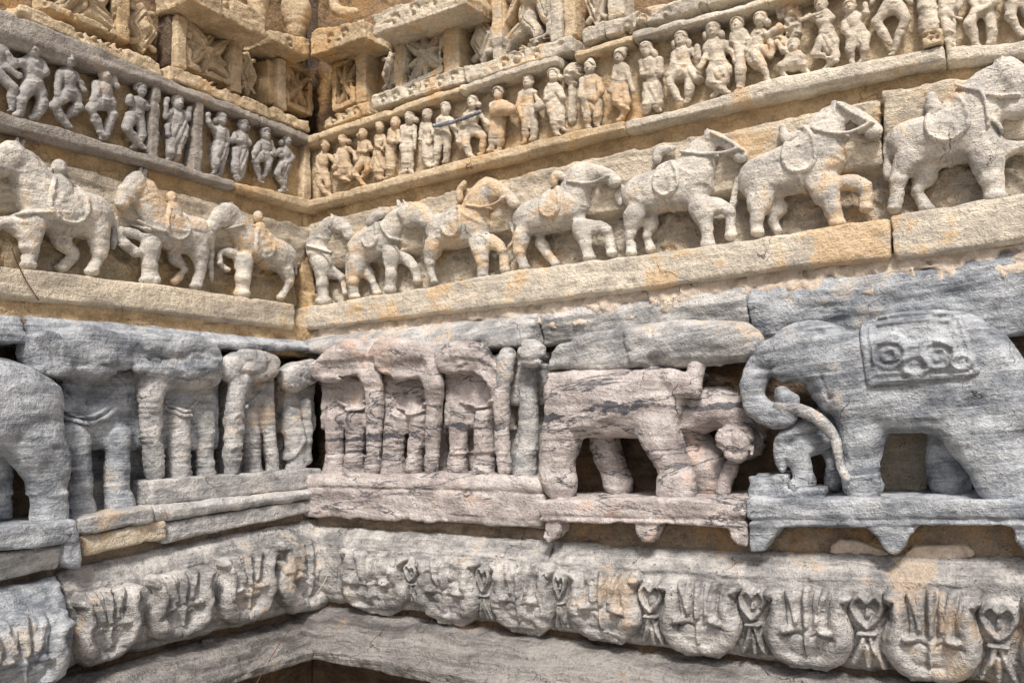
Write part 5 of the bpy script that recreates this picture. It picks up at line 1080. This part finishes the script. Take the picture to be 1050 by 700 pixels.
def lotus(side, x0, x1, top, bot, key, label, mat='lotus', worn=0., prof=None):
    e_ = 13 if side == 'L' else 8; bot = (bot[0]+e_, bot[1]+e_); top = (top[0]-2, top[1]-2)
    C, G = [], []
    for s in (-1, 1):
        C += [([(s*.12, .10, .20), (s*.48, .17, .30), (s*.74, .42, .27), (s*.66, .70, .20), (s*.80, .90, .17), (s*.93, .92, .09)], .050, .45),
              ([(s*.22, .62, .10), (s*.30, .80, .12), (s*.42, .97, .13)], .047, .4), ([(s*.34, .53, .11), (s*.52, .515, .12)], .058, .5),
              ([(s*.36, .06, .13), (s*.50, .03, .08)], .046, .5)]
        G += [([(s*.12, 1.0), (s*.10, .55)], .030, -.012), ([(s*.95, .80), (s*.84, .80), (s*.80, .86)], .035, -.02), ([(s*.64, .44), (s*.45, .45), (s*.22, .48), (s*.10, .45)], .028, -.009),
              ([(s*.55, 1.0), (s*.47, .75), (s*.46, .55)], .028, -.012), ([(s*.30, .97), (s*.24, .7)], .018, -.007)]
    C += [([(0, .58, .10), (0, .80, .12), (0, 1.0, .13)], .049, .4), ([(0, .48, .12), (0, .34, .09), (0, .24, .06)], .048, .5), ([(-.3, .14, .22), (.3, .14, .22)], .046, .35)]
    out = HALF+[(-a, b) for a, b in HALF[::-1][1:-1]]
    if side == 'L':
        G = [(a_, b_*1.1, c_*.55) for a_, b_, c_ in G]; C = [(a_, b_*1.25, c_) if k_ % 4 == 0 and k_ < 8 else (a_, b_, c_) for k_, (a_, b_, c_) in enumerate(C)]
    return motif('lotus_ornament', side, x0, x1, top, bot, key, label, mat, prof, C, out, .036, worn, 'lotus ornament', 'lotus ornaments of the lower moulding', grooves=G)
def spade(side, x0, x1, top, bot, key, label, mat='lotus', prof=None):
    bot = (bot[0]+4, bot[1]+4)
    out = [(-1, 0), (-.4, .03), (0, -.04), (.4, .03), (1, 0), (.75, .2), (.42, .40), (.5, .47), (.95, .6), (1.1, .8), (.9, .97), (.4, 1.03), (0, .97), (-.4, 1.03), (-.9, .97), (-1.1, .8), (-.95, .6), (-.5, .47), (-.42, .40), (-.75, .2)]
    C = []
    for s in (-1, 1):
        C += [([(0, .55, .16), (s*.42, .66, .20), (s*.74, .82, .20), (s*.40, .94, .18), (0, .86, .15)], .030, .5), ([(s*.16, .42, .18), (s*.36, .25, .18), (s*.75, .04, .18)], .030, .5)]
    C += [([(0, .70, .16), (0, .78, .12)], .022, .5), ([(0, .32, .16), (0, .16, .26), (0, .02, .16)], .024, .5), ([(-.42, .47, .12), (.42, .47, .12)], .034, .5)]
    return motif('spade_ornament', side, x0, x1, top, bot, key, label, mat, prof, C, out, .006, .25, 'spade ornament', 'spade-shaped ornaments between the lotuses')
pr, pl_ = prof_of('R', R_lo_t, R_lo_b, LP), prof_of('L', L_lo_t, L_lo_b, LP)
for a in ((349, 419, (563, 567), (618, 628), 'm1', 'worn lotus right beside the inner corner, on the right-hand wall', .8), (428, 493, (570, 572), (630, 640), 'm2', 'second lotus right of the inner corner, chipped and grey', .6), (504, 570, (576, 578), (640, 650), 'm3', 'lotus just left of the joint under the pink elephant', .5),
          (583, 659, (583, 588), (648, 658), 'm4', 'lotus just right of the joint, its lower lip broken', .45), (677, 762, (594, 597), (664, 672), 'm5', 'pale lotus under the right end of the pink elephant\'s plinth', .2), (784, 876, (602, 603), (676, 687), 'm6', 'crisp lotus with two oval buds under the buff mortar patch', 0.), (904, 1008, (606, 606), (690, 701), 'm7', 'largest crisp lotus near the lower right corner', 0.), (1046, 1150, (610, 612), (706, 716), 'm8', 'lotus cut off by the right edge', 0.)):
    lotus('R', *a[:6], worn=a[6], prof=pr)
for a in ((417, 432, (576, 577), (610, 614), 'q1', 'narrow spade between the two worn lotuses beside the corner'), (491, 507, (578, 579), (630, 634), 'q2', 'narrow spade left of the joint lotus'), (570, 584, (584, 585), (640, 643), 'q3', 'chipped spade on the joint under the pink elephant'), (655, 684, (594, 596), (656, 660), 'q4', 'pitted spade with a crown, left of the pale lotus'), (757, 790, (599, 600), (668, 671), 'q5', 'rust-stained spade left of the crisp lotus with two buds'),
          (868, 912, (604, 605), (680, 684), 'q6', 'open spade with a heart-shaped hollow between the two crisp lotuses'), (1000, 1048, (615, 616), (694, 700), 'q7', 'large spade with a heart-shaped hollow at the lower right edge')):
    spade('R', *a, prof=pr)
for a in ((345, 279, (553, 558), (612, 617), 'n1', 'lotus tucked into the inner corner on the left-hand wall', .3), (277, 221, (564, 572), (618, 634), 'n2', 'second lotus left of the inner corner, smooth and round', .35), (213, 149, (582, 592), (634, 654), 'n3', 'third lotus left of the inner corner with a dark curled tip', .35), (138, 74, (598, 612), (656, 680), 'n4', 'leftmost lotus of the left-hand moulding beside the dark joint', .4)):
    lotus('L', a[1], a[0], a[2][::-1], a[3][::-1], a[4], a[5], worn=a[6], prof=pl_)
pfar = prof_of('L', line('L', [(0, 606), (66, 592)], .17), line('L', [(0, 720), (66, 700)], .20), [(0, .14), (.1, .19), (.4, .215), (.68, .205), (.74, .2), (1, .14)])
lotus('L', -40, 58, (640, 622), (712, 702), 'n5', 'blue-grey lotus cut off by the left edge', mat='grey', worn=.5, prof=pfar)
# ------------------------------------------------------------------ upper storey: back walls, strips, pilasters, flower and diamond panels
R_up_t = const(3.35)
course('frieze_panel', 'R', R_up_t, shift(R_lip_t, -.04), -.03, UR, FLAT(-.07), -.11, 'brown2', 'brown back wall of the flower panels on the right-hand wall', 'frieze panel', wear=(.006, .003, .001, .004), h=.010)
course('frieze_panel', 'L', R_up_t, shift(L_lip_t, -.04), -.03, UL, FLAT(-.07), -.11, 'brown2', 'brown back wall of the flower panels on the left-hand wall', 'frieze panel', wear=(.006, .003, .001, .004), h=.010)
def scrolls(side, cs, w):
    def ex(F):
        for x, y, r in cs:
            c = uz(side, x, y, w); q = r*mpp(side, x, y, w)
            F.emboss([(c[0]+q*(1-.16*i/3)*math.cos(i*.75), c[1]+q*(1-.16*i/3)*math.sin(i*.75)) for i in range(12)], .0042, -.010)
            F.bead(c, q*.3, .008)
    return ex
def strip(side, quad, w0, w1, mat, label, sc=(), name='scroll_strip', cat='scroll strip', h=.004, wear=(.004, .0022, .0015, .008)):
    P = [uz(side, *c, w1) for c in quad]; A = np.array(P)
    F = Field((*(A.min(0)-.006), w0), (*(A.max(0)+.006), w1+.03), h, label)
    F.prism(P, w0, w1, 0, .006); scrolls(side, sc, w1)(F); F.wear(*wear)
    return tag(build(name, side, F, mat), label, cat)
strip('R', [(330, 122), (377, 104), (379, 116), (331, 132)], -.06, .02, 'tan', 'short worn scroll strip beside the inner corner', [(340, 123, 4), (352, 119, 4), (364, 114, 4)])
strip('R', [(380, 98), (474, 68), (475, 84), (381, 112)], -.06, .03, 'ledge', 'pale scroll strip with a leafy knot under the four-petal flower', [(392, 101, 4), (404, 98, 5), (420, 92, 6), (436, 86, 4), (450, 84, 5), (464, 78, 5)])
strip('R', [(476, 69), (586, 35), (588, 52), (478, 84)], -.06, .035, 'ledge', 'pale strip with two dark drilled hollows under the large flower', [(516, 64, 5), (530, 59, 8), (549, 56, 4)])
strip('R', [(597, 31), (619, 22), (620, 37), (598, 44)], -.06, .03, 'ledge', 'small fluted pale block under the V-shaped ornament', [], 'carved_block', 'carved block')
strip('R', [(618, 22), (690, 0), (800, -34), (800, -16), (690, 16), (620, 38)], -.06, .035, 'ledge', 'pale scroll strip running to the top edge', [(641, 26, 5), (657, 20, 9), (682, 13, 5), (720, 2, 7)])
strip('L', [(20, 2), (165, 64), (166, 79), (18, 15)], -.06, .045, 'tan', 'tan slab with a chipped rusty scroll at the far upper left', [(84, 34, 5), (98, 38, 6), (112, 44, 5), (125, 50, 4)])
strip('L', [(173, 66), (275, 108), (276, 121), (174, 81)], -.06, .045, 'tan', 'tan slab with a floral knot under the left-hand flower panel', [(218, 84, 5), (228, 86, 5), (238, 92, 4)])
strip('L', [(280, 108), (318, 124), (318, 136), (280, 121)], -.06, .04, 'tan', 'short tan slab in the inner corner of the upper storey', [])
GP = 'pilasters of the upper storey'
def pil(side, quad, mat, label, w=.0): return bar(side, quad, -.08, w, mat, label, 'pilaster', 'pilaster', group=GP, grooves=(), h=.005)
pil('R', [(364, 52), (374, 50), (375, 104), (364, 108)], 'tan', 'tan pilaster nearest the inner corner on the right-hand wall')
pil('R', [(404, 38), (412, 35), (412, 92), (404, 95)], 'tan', 'thin pilaster left of the four-petal flower', .01)
pil('R', [(454, 22), (470, 14), (470, 74), (455, 78)], 'tan', 'broad ochre-edged pilaster between the four-petal flower and the diamond', .01)
pil('R', [(503, -20), (513, -22), (514, 60), (504, 63)], 'ledge', 'weathered pilaster left of the large wavy flower', .015)
pil('R', [(563, -30), (575, -32), (575, 40), (564, 44)], 'ledge', 'weathered pilaster right of the large wavy flower', .015)
pil('R', [(577, -30), (589, -32), (590, 36), (578, 40)], 'tan', 'tan pilaster left of the V-shaped ornament', .0)
pil('R', [(621, -40), (640, -44), (640, 16), (622, 22)], 'ledge', 'pale pilaster right of the V-shaped ornament', .0)
pil('L', [(120, -40), (134, -38), (134, 44), (121, 38)], 'ochre', 'ochre pilaster left of the first diamond panel', .005)
pil('L', [(174, 8), (181, 10), (181, 70), (173, 66)], 'brown', 'brown shaded pilaster right of the first diamond panel', -.01)  # uses the dark brown recess stone; its neighbours are ochre and tan
pil('L', [(182, 14), (193, 18), (192, 72), (181, 68)], 'tan', 'tan pilaster left of the square flower panel', .015)
pil('L', [(239, 37), (250, 41), (248, 96), (238, 92)], 'tan', 'tan pilaster right of the square flower panel', .015)
pil('L', [(274, 60), (283, 62), (284, 108), (276, 106)], 'ochre', 'ochre pilaster right of the second diamond panel', -.005)
pil('L', [(285, 58), (294, 62), (294, 114), (285, 110)], 'tan', 'tan pilaster left of the corner flower', .015)
def flower(side, quad, key, label, petals, boss, mat, wavy=0., back='ochre', frame=True):
    """square panel: quad = photo corners tl, tr, br, bl"""
    w = .0
    Q = [np.array(uz(side, *c, w)) for c in quad]
    at = lambda a, b: tuple((Q[3]*(1-a)+Q[2]*a)*(1-b)+(Q[0]*(1-a)+Q[1]*a)*b)
    A = np.array(Q); t = thing('flower_panel' if petals[0] != 'd' else 'diamond_panel', side, float(A[:, 0].mean()), float(A[:, 1].min()), -.05, label, 'flower panel' if petals[0] != 'd' else 'diamond panel')
    s = math.sqrt(abs((Q[1]-Q[0])[0]*(Q[0]-Q[3])[1]))
    if frame:
        F = Field((*(A.min(0)-.01), -.07), (*(A.max(0)+.01), .03), .004, key+'f')
        U, Z = F.UZ; o = poly2(U, Z, Q); F.d = np.maximum(np.maximum(np.abs(o)-.009, 0*o)[:, :, None]-.001, np.maximum(F.G[2]-.004, -.06-F.G[2])).astype(f32)
        F.wear(.003, .0015, .001, .006); build('frame', side, F, mat, t)
    F = Field((*(A.min(0)-.004), -.08), (*(A.max(0)+.004), .04), .0032, key)
    if petals[0] == 'd':
        D = [at(.5, 1.), at(.95, .52), at(.5, .0), at(.05, .52)]; U, Z = F.UZ; o = poly2(U, Z, D)
        Hh = -.045+.026*np.sqrt(np.clip(-o/.02, 0, 1))-.010*np.exp(-((o+.012)/.003)**2)-.010*np.exp(-((o+.024)/.003)**2)
        c = at(.5, .5); Hh = Hh+.012*np.exp(-(((U-c[0])**2+(Z-c[1])**2)/(.012**2)))
        F.d = np.maximum(np.maximum(o[:, :, None], F.G[2]-Hh[:, :, None]), -.075-F.G[2]).astype(f32)
        for a, b in ((.2, .2), (.8, .2), (.2, .85), (.8, .85)): F.chain([(*at(a, b), -.04, s*.07), (*at(.5+(a-.5)*.6, .5+(b-.5)*.9), -.035, s*.05)], .003)
    else:
        U, Z = F.UZ; U2 = U+0*Z; Z2 = Z+0*U
        e1, e2 = Q[2]-Q[3], Q[0]-Q[3]; det = e1[0]*e2[1]-e1[1]*e2[0]
        Aa = ((U2-Q[3][0])*e2[1]-(Z2-Q[3][1])*e2[0])/det; Bb = (e1[0]*(Z2-Q[3][1])-e1[1]*(U2-Q[3][0]))/det
        asp = np.linalg.norm(e2)/np.linalg.norm(e1); c0 = np.array(boss[:2]); C, G = [([(boss[0]-.01, boss[1], boss[2]*1.15), (boss[0]+.01, boss[1], boss[2]*1.15)], .070, .4)], []
        for i, (a, b, r) in enumerate(petals[1]):
            d = np.array((a, b))-c0; n = np.array((-d[1], d[0])); P = []
            for q in np.linspace(.12, 1, 7):
                m_ = c0+d*q+n*wavy*math.sin(q*5.5)*(1 if i % 2 else -1)
                P.append((m_[0], m_[1], r*.95*math.sin(math.pi*(.14+q*.82))**.9+.012))
            C.append((P, .058 if i % 2 == 0 else .044, .45)); G.append(([c_[:2] for c_ in P], .016, -.010))
            for sg in (-1, 1): G.append(([(c_[0]+sg*n[0]*c_[2]*.5, c_[1]+sg*n[1]*c_[2]*.5) for c_ in P[1:-1]], .010, -.004))
        H = domes(Aa, Bb, asp, C); H = np.where(H > -.5, H+.014, -1)
        for pts_, wd, hg in G: H = H+hg*np.exp(-(seg2(Aa, Bb*asp, [(c_[0], c_[1]*asp) for c_ in pts_])/wd)**2)
        o = poly2(U, Z, Q)
        F.d = np.maximum(F.G[2]-(H-.066)[:, :, None], (o-.002)[:, :, None]).astype(f32)
    F.back(-.075); F.wear(.0025, .0014, .0008, .004); build('flower' if petals[0] != 'd' else 'diamond', side, F, mat, t)
    return t
P4 = ('p', [(.0, 1.0, .15), (1.0, .95, .15), (1.02, .02, .16), (.02, .0, .15), (.95, .5, .08), (.03, .45, .08), (.5, .98, .08), (.5, .03, .09)])
P6 = ('p', [(.02, .92, .16), (.45, 1.25, .14), (1.0, .95, .14), (1.05, .3, .15), (.62, .0, .13), (.12, .02, .17), (-.02, .5, .08), (1.0, .62, .08)])
PF = ('p', [(.0, 1.0, .15), (.6, 1.05, .13), (1.0, .9, .14), (1.0, .45, .15), (.95, .05, .15), (.5, -.02, .14), (.05, .12, .15), (.0, .5, .13)])
flower('R', [(413, 41), (453, 24), (453, 72), (413, 90)], 'fl1', 'square panel with a four-petal flower under the pale cornice', P4, (.52, .55, .09), 'ledge')
flower('R', [(514, -22), (563, -36), (563, 36), (514, 56)], 'fl2', 'panel with the large wavy-petalled flower between two weathered pilasters', P6, (.48, .60, .10), 'ledge', wavy=.16)
flower('R', [(343, 67), (362, 58), (362, 104), (343, 112)], 'fl3', 'dark narrow panel with a worn flower beside the inner corner', P4, (.5, .5, .10), 'ochre')
flower('R', [(472, 14), (503, 2), (503, 56), (474, 72)], 'dm1', 'weathered diamond panel left of the large wavy flower', ('d',), None, 'ledge', frame=False)
flower('R', [(382, 52), (403, 42), (403, 90), (383, 98)], 'dm2', 'pale diamond panel left of the four-petal flower', ('d',), None, 'ledge', frame=False)
flower('R', [(590, -40), (621, -50), (621, 24), (592, 36)], 'dm3', 'panel with the V-shaped ornament near the top edge', ('d',), None, 'figr', frame=False)
flower('L', [(194, 18), (238, 38), (237, 86), (193, 66)], 'fl4', 'square panel with an eight-petal flower on the left-hand wall', PF, (.45, .50, .10), 'tan', wavy=.08)
flower('L', [(295, 64), (318, 74), (318, 116), (295, 106)], 'fl5', 'narrow flower panel in the inner corner on the left-hand wall', PF, (.5, .5, .11), 'ochre')
flower('L', [(50, -38), (119, -10), (119, 34), (50, 6)], 'fl6', 'panel with large curled petals cut off by the top edge', PF, (.55, .6, .10), 'tan', wavy=.10)
flower('L', [(135, -10), (172, 6), (172, 62), (136, 46)], 'dm4', 'tan diamond panel with a carved rim left of the square flower panel', ('d',), None, 'tan', frame=False)
flower('L', [(251, 44), (273, 54), (272, 104), (250, 96)], 'dm5', 'tan diamond panel right of the square flower panel', ('d',), None, 'tan', frame=False)
# overhanging cornice in the upper corner with its small colonnettes
strip('R', [(318, 32), (372, 20), (374, 38), (318, 58)], -.06, .085, 'tan', 'tan corner piece of the overhanging cornice on the right-hand wall', [(337, 40, 5), (352, 34, 5)], 'cornice', 'cornice')
strip('R', [(381, 16), (470, -22), (480, -8), (478, 4), (383, 36)], -.06, .11, 'slab', 'pale projecting cornice with scrolls above the four-petal flower', [(404, 20, 6), (424, 10, 6), (446, 0, 6), (462, -6, 5)], 'cornice', 'cornice')
strip('L', [(192, -34), (272, 16), (274, 40), (195, 0)], -.06, .11, 'tan', 'tan projecting cornice with a carved face above the square flower panel', [(215, -8, 5), (232, 3, 7)], 'cornice', 'cornice')
strip('L', [(278, 30), (318, 40), (318, 60), (279, 43)], -.06, .085, 'tan', 'tan corner piece of the overhanging cornice on the left-hand wall', [(298, 44, 4)], 'cornice', 'cornice')
def colonnette(side, x, y, key, label, mat='tan', r=9, w=.03):
    m = mpp(side, x, y, w); u, z = uz(side, x, y, w)
    F = Field((u-r*1.6*m, z-.002, w-r*1.6*m), (u+r*1.6*m, z+46*m, w+r*1.6*m), .0036, key)
    for z0, z1, a, b in ((0, 6, 7, 7.5), (6, 8, 9, 9), (8, 16, 8, 9.5), (16, 19, 11, 11), (19, 24, 9.5, 12), (24, 28, 13, 13.5), (28, 45, 8, 8)):
        F.cap((u, z+z0*m, w), (u, z+z1*m, w), a*m*r/10, b*m*r/10, .003)
    F.wear(.002, .001, .001, .002); return tag(build('colonnette', side, F, mat), label, 'colonnette', 'colonnettes above the cornice')
colonnette('L', 264, 20, 'k1', 'small turned colonnette cut by the top edge', r=9)
colonnette('L', 304, 38, 'k2', 'thick turned colonnette beside the inner corner', r=11)
blob('carved_scroll', 'R', (310, 0, 5), 'vs', [[(160, 10, 22), (175, 50, 26), (220, 66, 24), (275, 58, 14)]], 'tan', 'smooth curled volute standing on the cornice by the corner', 'carved scroll', .02)
blob('carved_scroll', 'R', (310, 0, 5), 'vs2', [[(440, -20, 40), (455, 10, 24)]], 'tan', 'round worn knob above the pale cornice', 'carved scroll', .03)
# iron and plant bits
def wire(side, pts, w, r, label, mat='rust', name='iron_wire', cat='wire'):
    P = spline([(*uz(side, x, y, ww), ww, r) for x, y, ww in pts], 6); A = np.array(P)
    V = to_world(side, A[:, :3]); vs, fs = [], []
    for i, p in enumerate(V):
        d = V[min(i+1, len(V)-1)]-V[max(i-1, 0)]; d /= np.linalg.norm(d)+1e-9; a = np.cross(d, (0.31, .2, .93)); a /= np.linalg.norm(a); b = np.cross(d, a)
        for k in range(6): vs.append(p+r*(math.cos(k*1.0472)*a+math.sin(k*1.0472)*b))
    for i in range(len(V)-1):
        for k in range(6): fs.append((i*6+k, i*6+(k+1) % 6, i*6+6+(k+1) % 6, i*6+6+k))
    b = V.mean(0); return tag(link_mesh(name, np.array(vs)-b, fs, mat, b), label, cat)
wire('L', [(22, 137, .05), (34, 142, .09), (40, 149, .09), (33, 147, .085)], 0, .0014, 'bent iron hook under the left-hand figure ledge', name='iron_hook', cat='hook')
wire('L', [(12, 255, .085), (18, 270, .09), (28, 290, .085), (40, 308, .08)], 0, .0016, 'rusty iron rod crossing the left-hand horse ledge', name='iron_rod', cat='rod')
wire('L', [(342, 578, .24), (330, 600, .235), (318, 617, .23)], 0, .0012, 'straw stick leaning on the lotus in the inner corner', 'plaster', 'straw', 'straw')
wire('L', [(300, 640, .25), (280, 670, .26), (262, 702, .265)], 0, .0013, 'long dry stick lying on the left-hand base moulding', 'rust', 'dry_stick', 'stick')
# ------------------------------------------------------------------ light and camera
sc = bpy.context.scene
w = bpy.data.worlds.new('World'); sc.world = w; w.use_nodes = True
bg = w.node_tree.nodes['Background']
sky = w.node_tree.nodes.new('ShaderNodeTexSky'); sky.sky_type = 'NISHITA'; sky.sun_disc = False
SUN_EL, SUN_AZ = math.radians(50), math.radians(150)     # azimuth clockwise from +Y: the open side of the corner
sky.sun_elevation = SUN_EL; sky.sun_rotation = SUN_AZ; sky.air_density = 1.0; sky.dust_density = 4.0; sky.ozone_density = .4
w.node_tree.links.new(sky.outputs[0], bg.inputs[0]); bg.inputs[1].default_value = .07
sl = bpy.data.lights.new('sun', 'SUN'); sl.energy = 2.1; sl.angle = math.radians(10); sl.color = (1, .955, .89)
so = bpy.data.objects.new('sun', sl); COL.objects.link(so)
dirv = Vector((math.sin(SUN_AZ)*math.cos(SUN_EL), math.cos(SUN_AZ)*math.cos(SUN_EL), math.sin(SUN_EL)))
so.rotation_euler = dirv.to_track_quat('Z', 'Y').to_euler(); so.location = dirv*8
cd = bpy.data.cameras.new('camera'); co = bpy.data.objects.new('camera', cd); COL.objects.link(co)
cd.sensor_fit = 'HORIZONTAL'; cd.sensor_width = 36; cd.lens = 36*FPX/1050; cd.clip_end = 200; cd.clip_start = .05
mw = Matrix(((RX[0], UY[0], -FW[0], CAM[0]), (RX[1], UY[1], -FW[1], CAM[1]), (RX[2], UY[2], -FW[2], CAM[2]), (0, 0, 0, 1)))
co.matrix_world = mw
sc.camera = co
sc.view_settings.view_transform = 'Standard'; sc.view_settings.look = 'None'
sc.view_settings.exposure = .74; sc.view_settings.gamma = 1.0; sc.view_settings.use_curve_mapping = False
sc.cycles.max_bounces = 3; sc.cycles.diffuse_bounces = 2
sc.cycles.use_denoising = True
